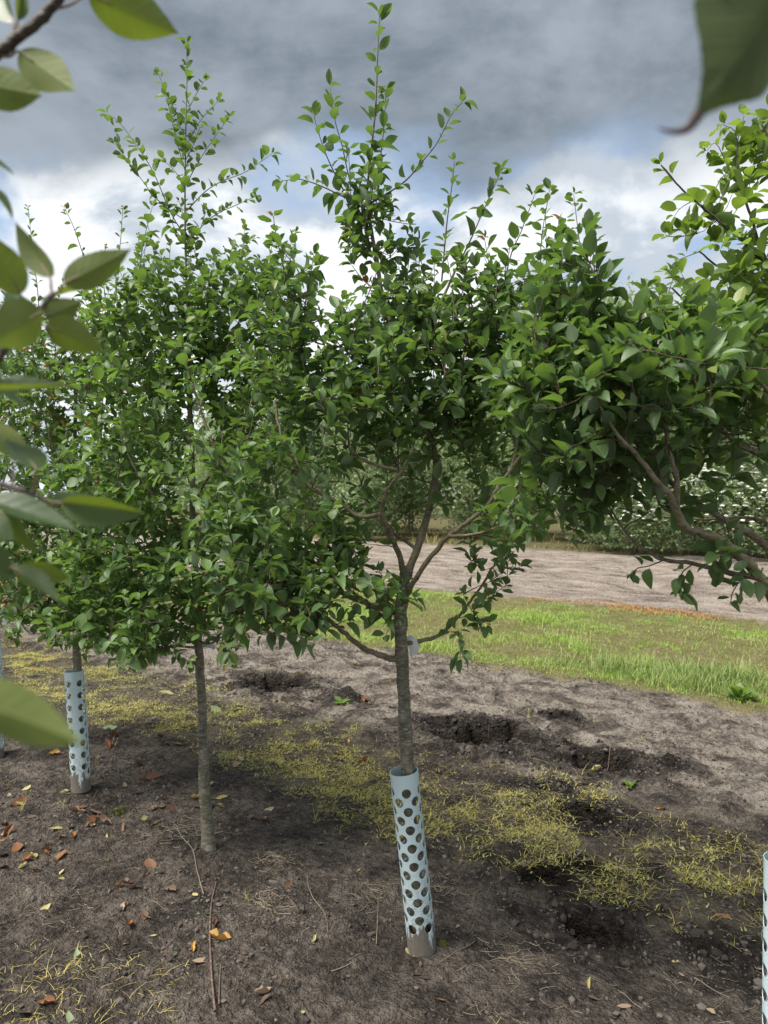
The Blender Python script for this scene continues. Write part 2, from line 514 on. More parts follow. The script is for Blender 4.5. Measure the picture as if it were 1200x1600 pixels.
ps = nt.n('ShaderNodeBsdfPrincipled', {'Base Color': base, 'Roughness': nt.math('ADD', nt.math('MULTIPLY', mud, 0.45), 0.42),
                                       'Normal': nt.n('ShaderNodeBump', {'Strength': 0.25, 'Distance': 0.002, 'Height': nt.math('ADD', spk, nt.math('MULTIPLY', mud, 1.5))}).outputs[0]})
tr = nt.n('ShaderNodeBsdfTranslucent', {'Color': (0.30, 0.52, 0.55, 1)})
out(nt, nt.n('ShaderNodeMixShader', {0: nt.math('MULTIPLY', nt.math('SUBTRACT', 1.0, mud), 0.10), 1: ps.outputs[0], 2: tr.outputs[0]}).outputs[0])
M['guard'] = m

# ground: dark humus by the trees, sandy crust beyond, turf strip, harrowed sandy field
m, nt = new_mat("ground_soil")
c = nt.n('ShaderNodeTexCoord').outputs['Object']
sp = nt.n('ShaderNodeSeparateXYZ', {0: c})
gu = nt.math('ADD', nt.math('MULTIPLY', sp.outputs[0], float(EU[0])), nt.math('MULTIPLY', sp.outputs[1], float(EU[1])))
gv = nt.math('ADD', nt.math('MULTIPLY', sp.outputs[0], float(EV[0])), nt.math('MULTIPLY', sp.outputs[1], float(EV[1])))
uvv = nt.n('ShaderNodeCombineXYZ', {0: gu, 1: gv, 2: sp.outputs[2]}).outputs[0]
big = nt.noise(uvv, 0.9, 4.0, 0.6)
mid = nt.noise(uvv, 4.5, 6.0, 0.62)
fin = nt.noise(uvv, 26.0, 6.0, 0.65)
grit = nt.noise(uvv, 120.0, 4.0, 0.7)
strk = nt.noise(nt.n('ShaderNodeVectorMath', {0: uvv, 1: (1.2, 7.0, 1.0)}, operation='MULTIPLY').outputs[0], 1.0, 5.0, 0.6)
vor = nt.n('ShaderNodeTexVoronoi', {'Vector': uvv, 'Scale': 34.0, 'Randomness': 1.0, 'Detail': 2.0, 'Roughness': 0.7}).outputs['Distance']
wob = nt.math('ADD', nt.math('MULTIPLY', nt.math('SUBTRACT', mid, 0.5), 0.9), nt.math('MULTIPLY', nt.math('SUBTRACT', big, 0.5), 0.7))
vv = nt.math('ADD', gv, wob)
mx1 = nt.math('ADD', nt.math('ADD', nt.math('MULTIPLY', mid, 0.42), nt.math('MULTIPLY', fin, 0.38)), nt.math('MULTIPLY', grit, 0.2))
humus = nt.ramp(mx1, [(0.39, (0.026, 0.022, 0.0195)), (0.465, (0.072, 0.060, 0.051)), (0.53, (0.138, 0.115, 0.096)), (0.63, (0.27, 0.228, 0.19))])
sand = nt.ramp(nt.math('ADD', nt.math('MULTIPLY', fin, 0.3), nt.math('ADD', nt.math('MULTIPLY', mid, 0.5), nt.math('MULTIPLY', strk, 0.2))), [(0.40, (0.055, 0.046, 0.039)), (0.465, (0.165, 0.140, 0.118)), (0.53, (0.33, 0.287, 0.24)), (0.63, (0.46, 0.405, 0.345))])
field = nt.ramp(nt.math('ADD', nt.math('MULTIPLY', strk, 0.6), nt.math('MULTIPLY', fin, 0.4)), [(0.40, (0.17, 0.138, 0.117)), (0.48, (0.34, 0.285, 0.24)), (0.58, (0.50, 0.43, 0.37))])
turf = nt.ramp(mx1, [(0.36, (0.13, 0.12, 0.05)), (0.50, (0.24, 0.22, 0.09)), (0.64, (0.36, 0.30, 0.19))])
dry = nt.step(vv, 3.75, 4.35)
col = nt.mix(dry, humus, sand)
col = nt.mix(nt.math('MULTIPLY', nt.math('MULTIPLY', nt.step(gv, 2.5, 3.0), nt.step(gv, 4.3, 3.6)), nt.step(mid, 0.42, 0.6, 0.0, 0.2)), col, (0.20, 0.17, 0.085))
col = nt.mix(nt.math('MULTIPLY', nt.n('ShaderNodeAttribute', attribute_name='fresh').outputs['Fac'], 0.95), col, nt.ramp(fin, [(0.40, (0.014, 0.0115, 0.010)), (0.62, (0.048, 0.039, 0.033))]))
turf_f = nt.math('MULTIPLY', nt.step(nt.math('ADD', gv, nt.math('MULTIPLY', wob, 0.7)), 6.1, 6.3), nt.step(vv, 10.9, 10.4))
col = nt.mix(nt.step(vv, 10.4, 10.9), col, field)
col = nt.mix(turf_f, col, turf)
col = nt.mix(nt.step(vv, 20.5, 22.5), col, nt.ramp(mx1, [(0.35, (0.10, 0.095, 0.05)), (0.65, (0.24, 0.20, 0.10))]))
col = nt.mix(nt.math('MULTIPLY', nt.step(grit, 0.60, 0.75), 0.35), col, (0.30, 0.26, 0.21))
hh = nt.math('ADD', nt.math('MULTIPLY', fin, 1.0), nt.math('ADD', nt.math('MULTIPLY', grit, 0.35), nt.math('MULTIPLY', mid, 1.2)))
hh = nt.math('SUBTRACT', hh, nt.math('MULTIPLY', vor, 0.55))
bump = nt.n('ShaderNodeBump', {'Strength': 1.0, 'Distance': 0.05, 'Height': hh})
ps = nt.n('ShaderNodeBsdfPrincipled', {'Base Color': col, 'Roughness': 0.95, 'Normal': bump.outputs[0]})
ps.inputs['Specular IOR Level'].default_value = 0.15
out(nt, ps.outputs[0])
M['ground'] = m

# ------------------------------------------------------------------ ground sheet (rows u, across v)
def axis(lo, hi, step, mids, far_lo, far_hi, grow):
    a = list(np.arange(lo, hi, step))
    s, x = step, a[-1]
    for end, st in mids:
        while x < end:
            s = min(st, s * 1.12)
            x += s
            a.append(x)
    while x < far_hi:
        s *= grow
        x += s
        a.append(x)
    s, x = step, lo
    pre = []
    while x > far_lo:
        s *= grow
        x -= s
        pre.append(x)
    return np.array(pre[::-1] + a)


au = axis(-5.2, 4.0, 0.018, [(9, 0.2)], -600, 600, 1.16)
av = axis(0.9, 6.7, 0.016, [(11, 0.06), (22, 0.085)], -300, 900, 1.16)
UU, VV = np.meshgrid(au, av, indexing='xy')
# rotation is orthonormal to 3 digits, so x = u*EU + v*EV
XX = UU * EU[0] + VV * EV[0]
YY = UU * EU[1] + VV * EV[1]
ZZ = G(XX, YY)
nu, nv = len(au), len(av)
idx = np.arange(nu * nv).reshape(nv, nu)
quads = np.stack([idx[:-1, :-1], idx[:-1, 1:], idx[1:, 1:], idx[1:, :-1]], -1).reshape(-1, 4)
obj("ground", mesh_from("ground", np.stack([XX.ravel(), YY.ravel(), ZZ.ravel()], 1), quads, M['ground'], attrs={'fresh': fresh_soil(XX.ravel(), YY.ravel())}), kind="structure")


# ------------------------------------------------------------------ leaves
T_ST = np.array([0, .10, .26, .46, .66, .85, 1.0])
W_PR = {'plum': np.array([0, .135, .235, .275, .245, .135, 0]), 'alder': np.array([0, .15, .26, .31, .29, .19, 0])}


def leaf_template(kind, curl, fold, wave, twist, pet=0.16):
    """unit leaf along +Y, upper face +Z: short stalk, folded blade, drooping tip"""
    V, UV = [], []
    V += [(-.009, 0, 0), (.009, 0, 0), (-.009, pet, 0), (.009, pet, 0)]
    UV += [(.49, 0), (.51, 0), (.49, 0), (.51, 0)]
    wp = W_PR[kind]
    ids = []
    for k, (t, wd) in enumerate(zip(T_ST, wp)):
        y = pet + (1 - pet) * t
        zc = -curl * t * t
        if wd == 0:
            ids.append((len(V),))
            V.append((0, y, zc))
            UV.append((.5, t))
        else:
            ids.append((len(V), len(V) + 1, len(V) + 2))
            for sgn in (-1, 0, 1):
                z = zc + fold * wd * abs(sgn) + wave * math.sin(k * 2.1 + sgn * 1.3) * abs(sgn) + twist * sgn * wd * t
                V.append((sgn * wd * math.cos(fold * 0.8), y, z))
                UV.append((.5 + .5 * sgn * wd / 0.31, t))
    Q, T = [(0, 1, 3, 2)], []
    for a, b in zip(ids[:-1], ids[1:]):
        if len(a) == 1:
            T += [(a[0], b[1], b[0]), (a[0], b[2], b[1])]
        elif len(b) == 1:
            T += [(a[0], a[1], b[0]), (a[1], a[2], b[0])]
        else:
            Q += [(a[0], a[1], b[1], b[0]), (a[1], a[2], b[2], b[1])]
    return np.array(V), np.array(Q), np.array(T), np.array(UV)


VARIANTS = [(.10, .35, .012, .1), (.22, .5, .02, -.2), (.05, .25, .02, .25), (.34, .6, .012, 0), (.16, .8, .015, .15), (-.08, .45, .02, -.1), (.55, .7, .03, .2), (-.25, .9, .02, 0), (.30, -.2, .03, -.3)]
TEMPL = {k: [leaf_template(k, *v) for v in VARIANTS] for k in W_PR}
LEAF_ME = {}


def leaf_mesh(kind, var, mat):
    key = (kind, var, mat)
    if key not in LEAF_ME:
        V, Q, T, UV = TEMPL[kind][var]
        LEAF_ME[key] = mesh_from("leaf", V, [Q, T], M[mat], uv=UV)
    return LEAF_ME[key]


class Leaves:
    def __init__(self, kind, mat):
        self.kind, self.mat = kind, mat
        self.p, self.d, self.n, self.L, self.v, self.r, self.t = [], [], [], [], [], [], []

    def add(self, p, d, n, L, v, r, t=0.0):
        self.p.append(p); self.d.append(d); self.n.append(n); self.L.append(L); self.v.append(v); self.r.append(r); self.t.append(t)

    def build(self, root, most=300):
        p = np.array(self.p)
        d = unit(np.array(self.d))
        n = np.array(self.n)
        n = unit(n - d * np.sum(n * d, 1, keepdims=True))
        x = np.cross(d, n)
        L = np.array(self.L)
        wf = 0.80 + 0.42 * np.modf(np.array(self.r) * 13.7)[0]
        var = np.array(self.v)
        R = np.stack([x, d, n], -1)                        # columns
        loc = np.array(root.location)
        px, py, dep = project(p)
        view = unit(p - CAM)
        score = L / np.maximum(dep, 0.05) ** 2 * (0.25 + np.abs(np.sum(n * view, 1)))
        score[(px < 0) | (px > 1200) | (py < 0) | (py > 1600) | (dep < 0.1)] = -1
        score[np.array(self.t) > 0] = -1
        order = np.argsort(-score)
        single = [i for i in order[:most] if score[i] > 0]
        for i in single:
            mw = Matrix(R[i].tolist()).to_4x4()
            o = bpy.data.objects.new("leaf", leaf_mesh(self.kind, int(var[i]), self.mat))
            o.matrix_local = Matrix.Translation((p[i] - loc).tolist()) @ mw @ Matrix.Diagonal((float(L[i] * wf[i]), float(L[i]), float(L[i]), 1.0))
            COL.objects.link(o)
            o.parent = root
        rest = np.ones(len(p), bool)
        rest[single] = False
        if not rest.any():
            return
        Vs, Qs, Ts, UVs, rn, ti, base = [], [], [], [], [], [], 0
        for k in range(len(VARIANTS)):
            sel = np.where(rest & (var == k))[0]
            if not len(sel):
                continue
            V, Q, T, UV = TEMPL[self.kind][k]
            Vw = V[None] * np.stack([wf[sel], np.ones(len(sel)), np.ones(len(sel))], 1)[:, None, :]
            W = np.einsum('nij,nvj->nvi', R[sel], Vw) * L[sel][:, None, None] + (p[sel] - loc)[:, None, :]
            off = base + np.arange(len(sel))[:, None, None] * len(V)
            Vs.append(W.reshape(-1, 3))
            Qs.append((Q[None] + off).reshape(-1, 4))
            Ts.append((T[None] + off).reshape(-1, 3))
            UVs.append(np.tile(UV, (len(sel), 1)))
            rn.append(np.repeat(np.array(self.r)[sel], len(V)))
            ti.append(np.repeat(np.array(self.t)[sel], len(V)))
            base += len(sel) * len(V)
        me = mesh_from("foliage", np.vstack(Vs), [np.vstack(Qs), np.vstack(Ts)], M[self.mat], uv=np.vstack(UVs),
                       attrs={'rnd': np.concatenate(rn), 'tint': np.concatenate(ti)})
        obj("foliage", me, root, kind="stuff")


# ------------------------------------------------------------------ trees
class Tree:
    def __init__(self, name, base, seed, label, leaf_kind, leaf_mat, shoot_mat, bark='bark', limb='bark_limb', leaf_len=(.05, .075), tips=0.0, group=None):
        self.rs = np.random.RandomState(seed)
        z = float(G(base[0], base[1]))
        self.root = empty(name, (float(base[0]), float(base[1]), z), label=label, cat="tree", group=group)
        self.loc = np.array(self.root.location)
        self.N, self.Tn = [], []
        self.shoots = Tubes()
        self.leaves = Leaves(leaf_kind, leaf_mat)
        self.bark, self.limb, self.shoot_mat = M[bark], M[limb], M[shoot_mat]
        self.ll, self.tips = leaf_len, tips

    def nodes(self, pts, skip=0.0):
        t = unit(np.gradient(pts, axis=0))
        k = int(len(pts) * skip)
        self.N += list(pts[k:])
        self.Tn += list(t[k:])

    def stem(self, pts, r0, r1, name="branch", sides=9, mat=None, grow=True, skip=0.2, n=None, flare=0.0):
        n = n or max(6, len(pts) * 4)
        path = smooth_path(pts, n)
        path = path + np.vstack([np.zeros(3), self.rs.normal(0, 0.0016 if r0 > .008 else .0006, (n - 2, 3)), np.zeros(3)])
        s = np.linspace(0, 1, n)
        rad = r0 + (r1 - r0) * s ** 0.8
        if flare:
            rad = rad * (1 + flare * np.exp(-s * n / 1.6))
        knob = 1 + (0.10 if r0 > .008 else 0.03) * self.rs.uniform(-1, 1, n)
        tb = Tubes()
        tb.add(path, rad * knob, sides, 0.05, self.rs)
        obj(name, tb.mesh(name, mat or (self.bark if name == "trunk" else self.limb), self.loc), self.root)
        if grow:
            self.nodes(path, skip)
        return path

    def leafy(self, path, start=0.15, gap=0.028, size=1.0, tip=None, droop=0.0, cluster=0.25):
        rs = self.rs
        seg = np.linalg.norm(np.diff(path, axis=0), axis=1)
        cum = np.concatenate([[0], np.cumsum(seg)])
        tot = cum[-1]
        tan = unit(np.gradient(path, axis=0))
        s, ang = start * tot, rs.uniform(0, 6.28)
        while s < tot:
            i = min(np.searchsorted(cum, s), len(path) - 1)
            i = max(i, 1)
            f = (s - cum[i - 1]) / max(seg[i - 1], 1e-6)
            p = path[i - 1] * (1 - f) + path[i] * f
            self.one_leaf(p, tan[i], ang, size * (1.0 - 0.25 * (s / tot) ** 3), droop)
            if rs.rand() < cluster:
                self.one_leaf(p, tan[i], ang + rs.uniform(1, 5), size * 0.8, droop)
            ang += 2.4 + rs.normal(0, .25)
            s += gap * rs.uniform(0.7, 1.35)
        red = tip if tip is not None else (rs.rand() < self.tips)
        for k in range(rs.randint(2, 5)):
            L = size * (0.45 if red else 0.7)
            self.one_leaf(path[-1], tan[-1], ang + k * 2.0, L, droop, spread=0.75, tint=rs.uniform(.55, 1.0) if red else 0.0)

    def one_leaf(self, p, t, ang, size, droop=0.0, spread=1.1, tint=0.0):
        rs = self.rs
        a = np.cross(t, [0.13, 0.21, 0.97])
        if np.linalg.norm(a) < 0.05:
            a = np.cross(t, [1.0, 0, 0])
        a = unit(a)
        b = np.cross(t, a)
        rad = math.cos(ang) * a + math.sin(ang) * b
        d = unit(t * rs.uniform(0.35, 0.9) + rad * spread * rs.uniform(0.7, 1.2) + np.array([0, 0, rs.uniform(-.22, .42) - droop]))
        n = np.array([0, 0, 1.0]) + rs.normal(0, 0.36, 3) + 0.2 * t - 0.35 * d
        L = size * rs.uniform(*self.ll) * np.clip(rs.normal(1.0, .17), .5, 1.3)
        self.leaves.add(p, d, n, L, rs.randint(len(VARIANTS)), rs.rand(), tint)

    def shoot(self, pts, r0=.003, r1=.0011, start=.12, gap=.026, size=1.0, tip=None, n=None, node=True, droop=0.0, cluster=.25):
        """a traced thin shoot with leaves all along"""
        n = n or max(7, len(pts) * 4)
        path = smooth_path(pts, n)
        self.shoots.add(path, np.linspace(r0, r1, n), 5)
        if node:
            self.nodes(path, .3)
        self.leafy(path, start, gap, size, tip, droop, cluster)

    def fill(self, lobes, mult=1.0, up=0.35, reach=0.62, gap=.024, size=1.0, droop=0.0, cluster=.3):
        """shoots grown from the nearest wood to points spread through the crown's lobes: (centre, radii, count)"""
        rs = self.rs
        tg = []
        for c, r, k in lobes:
            k = int(round(k * mult))
            q = rs.normal(0, 1, (k, 3))
            q = unit(q) * (rs.uniform(0.12, 1, (k, 1)) ** (1 / 2.4)) * np.asarray(r)
            tg.append(q + np.asarray(c))
        tg = np.vstack(tg)
        N = np.array(self.N)
        dist = np.array([np.min(np.linalg.norm(N - q, axis=1)) for q in tg])
        for q in tg[np.argsort(dist)]:
            N = np.array(self.N)
            dv = q - N
            cost = np.linalg.norm(dv, axis=1) + 0.35 * np.maximum(-dv[:, 2], 0)
            i = int(np.argmin(cost))
            a, t = N[i], np.array(self.Tn[i])
            L = np.linalg.norm(q - a)
            if L < 0.05:
                q = a + unit(rs.normal(0, 1, 3) + [0, 0, 0.6]) * 0.12
                L = 0.12
            if L > reach:
                q = a + (q - a) * (reach / L)
                L = reach
            side = unit((q - a) / L + 0.5 * t)
            mid = a + side * L * 0.45 + rs.normal(0, 0.05, 3) * L
            end = q + np.array([0, 0, up * L * 0.35])
            n = max(5, int(L / 0.035))
            s = np.linspace(0, 1, n)[:, None]
            path = (1 - s) ** 2 * a + 2 * s * (1 - s) * mid + s * s * end
            path[1:-1] += rs.normal(0, 0.003, (n - 2, 3))
            self.shoots.add(path, np.linspace(0.0016 + 0.0045 * L, 0.0010, n), 4)
            self.nodes(path, .4)
            self.leafy(path, .12 if L < .25 else .25, gap, size * rs.uniform(.85, 1.1), None, droop, cluster)

    def upright(self, k, lo=.45, length=(.14, .40), size=.85, gap=.026):
        """straight young shoots standing up out of the crown"""
        rs = self.rs
        N = np.array(self.N)
        cand = np.where(N[:, 2] > np.quantile(N[:, 2], lo))[0]
        for i in rs.choice(cand, k):
            L = rs.uniform(*length)
            dr = unit(np.array([rs.normal(0, .22), rs.normal(0, .22), 1.0]))
            a = N[i]
            path = smooth_path([a, a + dr * L * .5 + rs.normal(0, .012, 3), a + dr * L], max(6, int(L / .04)))
            self.shoots.add(path, np.linspace(.0024, .001, len(path)), 5)
            self.leafy(path, .15, gap, size, None, 0.0, .2)

    def done(self, most=300):
        if self.shoots.n:
            obj("shoots", self.shoots.mesh("shoots", self.shoot_mat, self.loc), self.root, kind="stuff")
        self.leaves.build(self.root, most)


def PP(d, *pix):
    """pixels to points; a third value shifts the depth of that point"""
    return [P(q[0], q[1], d + (q[2] if len(q) > 2 else 0)) for q in pix]


def lobe(px, py, d, rx, rz, ry, k):
    s = d / FPX
    return (P(px, py, d), (rx * s, ry, rz * s), k)


# --- the tree in the tall blue guard
D = 2.57
T0 = Tree("young_plum_tree", ground_xy(664, 1500), 5, "slender tree rising from the full blue perforated guard, with purple leader shoots", 'plum', 'leaf_plum', 'shoot', tips=.02, leaf_len=(.046, .073))
trunk = T0.stem(PP(D, (660, 1492, .042), (647, 1360, .022), (637, 1200), (630, 1080), (626, 985), (628, 930), (636, 890)), .0265, .021, "trunk", 14, flare=.03, n=30, skip=.75)
lead = T0.stem(PP(D, (634, 900), (650, 862, .03), (667, 808, .06), (681, 740, .08), (671, 680, .06), (645, 618, .03), (622, 540), (600, 470), (585, 385), (576, 330), (573, 297)), .0155, .0055, n=34, skip=.15)
lim = [
    ([(629, 1032), (600, 1026, -.03), (570, 1014, -.08), (545, 996, -.13), (520, 974, -.18), (488, 956, -.24), (450, 946, -.30), (413, 926, -.34), (380, 900, -.36)], .012, .004),
    ([(626, 980), (604, 967, -.08), (580, 950, -.15), (550, 925, -.22), (520, 906, -.26)], .010, .004),
    ([(628, 960), (590, 950, .03), (540, 930, .02), (478, 902, -.02), (447, 880, -.06), (420, 857, -.1), (398, 846, -.14), (384, 800, -.18), (363, 746, -.2), (340, 710, -.22), (317, 650, -.24), (301, 600, -.25)], .0105, .004),
    ([(634, 905), (624, 868, -.05), (609, 833, -.1), (596, 800, -.13), (606, 768, -.17), (628, 735, -.2), (645, 700, -.2)], .0115, .005),
    ([(597, 803, -.13), (560, 806, -.1), (530, 786, -.08), (483, 760, -.1), (461, 726, -.12), (440, 683, -.14), (430, 630, -.14)], .009, .004),
    ([(632, 935), (647, 908, -.04), (673, 870, -.08), (700, 838, -.12), (724, 820, -.14), (760, 793, -.16), (774, 768, -.18), (800, 730, -.18), (832, 690, -.16)], .0108, .005),
    ([(627, 1008), (657, 1001, .06), (684, 994, .12), (710, 970, .16), (733, 943, .2), (753, 916, .22), (770, 886, .24), (785, 858, .26)], .009, .0035),
    ([(630, 737, -.19), (612, 733, -.2), (585, 726, -.2), (563, 716, -.22), (545, 700, -.24)], .007, .004),
    ([(652, 860, .03), (640, 850, .14), (610, 830, .25), (575, 790, .32), (560, 740, .36)], .008, .004),
    ([(700, 838, -.12), (740, 835, -.25), (790, 820, -.32)], .006, .003),
    ([(671, 690, .06), (700, 640, .1), (735, 590, .15), (770, 540, .18)], .008, .004),
    ([(630, 570), (660, 520, -.06), (690, 470, -.1), (712, 420, -.1)], .007, .004),
    ([(645, 620, .03), (590, 570, .05), (540, 530, .05), (490, 490, .04), (452, 470, 0)], .008, .003),
    ([(800, 730, -.18), (815, 650, -.14), (835, 570, -.1), (850, 500, -.06)], .006, .003),
]
for pts, r0, r1 in lim:
    T0.stem(PP(D, *pts), r0, r1, n=len(pts) * 4)
# tall shoots standing against the sky
sh = [
    ([(573, 300), (580, 235), (587, 165), (590, 90), (593, 22)], .0045, .034, 1.0),
    ([(578, 320), (560, 300), (547, 283), (535, 230), (523, 187), (516, 138)], .0032, .030, .9),
    ([(550, 320), (530, 285), (513, 250), (500, 215), (490, 180)], .003, .028, .9),
    ([(574, 330), (547, 313), (500, 290), (467, 280), (440, 283)], .003, .026, .9),
    ([(577, 318), (597, 307), (633, 283), (660, 252), (683, 223), (705, 180), (722, 160)], .0035, .032, .9),
    ([(576, 310), (588, 280), (595, 240), (600, 195), (603, 143)], .003, .028, .9),
    ([(690, 440, -.1), (698, 350, -.1), (706, 290, -.1), (710, 252, -.1)], .003, .026, .9),
    ([(708, 430, -.1), (735, 375, -.08), (757, 325, -.06), (784, 265, -.05)], .0033, .028, .9),
    ([(770, 540, .1), (795, 410, .1), (815, 360, .1), (835, 305, .1)], .0033, .028, .95),
    ([(850, 500, -.06), (868, 430, -.06), (873, 345, -.06)], .003, .024, .95),
    ([(455, 475), (443, 420), (432, 370), (427, 338)], .003, .022, .9),
    ([(475, 485), (483, 440), (490, 400)], .003, .024, .9),
    ([(545, 700, -.24), (543, 650, -.24), (543, 590, -.24), (546, 545, -.24)], .003, .03, .95),
    ([(622, 735, -.2), (620, 670, -.22), (613, 600, -.22), (612, 555, -.22)], .0028, .045, .9),
    ([(301, 600, -.25), (296, 583, -.25), (292, 566, -.25)], .0025, .02, .9),
    ([(576, 340), (560, 355), (545, 368)], .002, .016, .9), ([(577, 335), (610, 345), (638, 350)], .002, .018, .8),
    ([(582, 380), (560, 392), (540, 378)], .002, .016, .9), ([(582, 390), (610, 385), (630, 395)], .002, .016, .9),
    ([(573, 300), (560, 325), (548, 345)], .002, .014, .9), ([(575, 310), (600, 330), (612, 322)], .002, .014, .9),
    ([(600, 460), (570, 440), (550, 415)], .0025, .02, .9), ([(606, 480), (632, 440), (640, 400)], .0025, .02, .9),
    ([(760, 540, .15), (768, 450, .14), (757, 372, .14)], .003, .022, .9),
    ([(832, 690, -.16), (900, 600, -.2), (905, 520, -.2)], .003, .024, .9),
]
for pts, r0, gap, sz in sh:
    T0.shoot(PP(D, *pts), r0, .0012, .06, gap * .80, sz * 1.1, tip=(pts[-1][1] in (345, 338, 566, 372)), n=len(pts) * 4, node=False)
T0.fill([lobe(600, 590, D, 165, 125, .42, 58), lobe(690, 580, D, 130, 110, .40, 46), lobe(440, 790, D - .12, 125, 140, .34, 44),
         lobe(470, 915, D - .1, 100, 45, .22, 18), lobe(790, 610, D, 95, 130, .36, 50), lobe(600, 505, D, 80, 60, .26, 18), lobe(715, 510, D, 80, 55, .26, 18), lobe(850, 600, D, 65, 100, .26, 26),
         lobe(640, 770, D + .22, 110, 60, .2, 7), lobe(620, 945, D - .12, 45, 30, .14, 6), lobe(770, 880, D + .1, 55, 60, .16, 9), lobe(780, 810, D - .2, 70, 50, .2, 10),
         lobe(730, 985, D + .1, 40, 25, .1, 4), lobe(820, 490, D, 75, 65, .25, 24), lobe(440, 560, D, 70, 80, .25, 18), lobe(455, 480, D, 45, 60, .2, 14), lobe(490, 600, D, 60, 90, .3, 18), lobe(500, 720, D, 60, 80, .3, 12), lobe(590, 650, D + .12, 85, 90, .3, 26), lobe(710, 690, D + .05, 70, 70, .25, 14), lobe(640, 520, D, 80, 60, .25, 14), lobe(430, 940, D - .32, 70, 45, .16, 20), lobe(540, 880, D - .05, 65, 50, .18, 18), lobe(480, 960, D - .2, 80, 35, .16, 16), lobe(370, 860, D - .3, 70, 70, .2, 20), lobe(575, 370, D, 30, 55, .1, 9)], 1.6, gap=.0225, size=.98)
T0.upright(34, .35)
for k, (a, b) in enumerate([(540, 304), (686, 490), (572, 318), (846, 462)]):
    th = np.linspace(0, math.pi, 8)
    tb = Tubes()
    q = P(a, b, D - .08)
    tb.add([q + np.array([0, 0, .013 * math.cos(x)]) for x in th], np.maximum(.0125 * np.sin(th), .0008), 10)
    tb.add([q + [0, 0, .012], q + [.002, 0, .03]], .0008, 4)
    obj("fruit", tb.mesh("fruit", M['fruit'], T0.loc), T0.root)
T0.done()

# --- bare-stemmed tree with the pale whip
D = 3.30
T1 = Tree("young_alder_tree", ground_xy(325, 1340), 17, "tall tree with bare unguarded mottled stem and a thin pale whip on top", 'alder', 'leaf_alder', 'shoot_grey', leaf_len=(.047, .071), tips=.03)
T1.stem(PP(D, (327, 1346), (321, 1250), (317, 1150), (313, 1050), (309, 985), (306, 930), (303, 860), (300, 760), (297, 640), (293, 520)), .027, .009, "trunk", 14, flare=.42, n=44, skip=.62)
for pts, r0, r1 in [
    ([(310, 1008), (280, 985, -.05), (248, 972, -.1), (215, 962, -.15), (168, 938, -.2), (130, 905, -.22)], .010, .003),
    ([(308, 965), (334, 948, -.04), (376, 920, -.1), (410, 880, -.12), (430, 830, -.1)], .010, .003),
    ([(306, 940), (270, 900, .1), (230, 850, .2), (200, 790, .22)], .009, .003),
    ([(303, 880), (340, 830, .15), (385, 780, .2), (410, 720, .2)], .009, .003),
    ([(302, 850), (260, 800, -.15), (215, 740, -.22), (185, 670, -.22)], .008, .003),
    ([(300, 790), (330, 740, -.15), (370, 690, -.2), (395, 620, -.2)], .008, .003),
    ([(298, 700), (265, 650, .1), (235, 590, .14), (215, 520, .14)], .007, .0025),
    ([(296, 640), (330, 590, .05), (362, 530, .08), (385, 470, .08)], .007, .0025),
    ([(305, 1000), (330, 1005, -.15), (360, 985, -.25)], .006, .0025),
    ([(308, 1012), (275, 1010, -.15), (245, 1015, -.28), (215, 1010, -.35)], .006, .0025)]:
    T1.stem(PP(D, *pts), r0, r1, n=len(pts) * 4)
for pts, r0, gap, sz in [
    ([(294, 525), (290, 400), (289, 317), (290, 220), (292, 130), (292, 68)], .0055, .026, .72),
    ([(290, 370), (267, 333), (240, 270), (213, 227), (185, 190), (166, 178)], .0028, .028, .75),
    ([(290, 345), (247, 313), (210, 265), (180, 225)], .0026, .03, .75),
    ([(291, 380), (330, 340), (370, 320), (397, 308)], .0026, .024, .75),
    ([(291, 330), (320, 300), (347, 283), (385, 268), (425, 240)], .0028, .024, .75),
    ([(290, 290), (310, 253), (335, 215), (358, 183)], .0022, .028, .72),
    ([(290, 270), (276, 220), (262, 160), (248, 115)], .0022, .026, .72),
    ([(290, 230), (312, 190), (343, 155)], .002, .028, .7),
    ([(290, 180), (305, 150), (320, 125)], .002, .026, .65),
    ([(289, 300), (275, 270), (255, 250)], .002, .022, .8),
    ([(292, 420), (340, 400), (400, 372)], .0026, .022, .8),
    ([(292, 440), (250, 400), (235, 372)], .0026, .022, .8),
    ([(290, 250), (303, 225), (312, 200)], .002, .022, .75), ([(290, 210), (276, 190), (268, 165)], .002, .022, .7),
    ([(293, 400), (310, 365), (322, 330)], .002, .022, .8), ([(292, 385), (272, 355), (262, 330)], .002, .022, .8)]:
    T1.shoot(PP(D, *pts), r0, .0011, .10, gap * .85, sz * 1.18, tip=False, n=len(pts) * 4, node=False, cluster=.45 if r0 > .005 else .2)
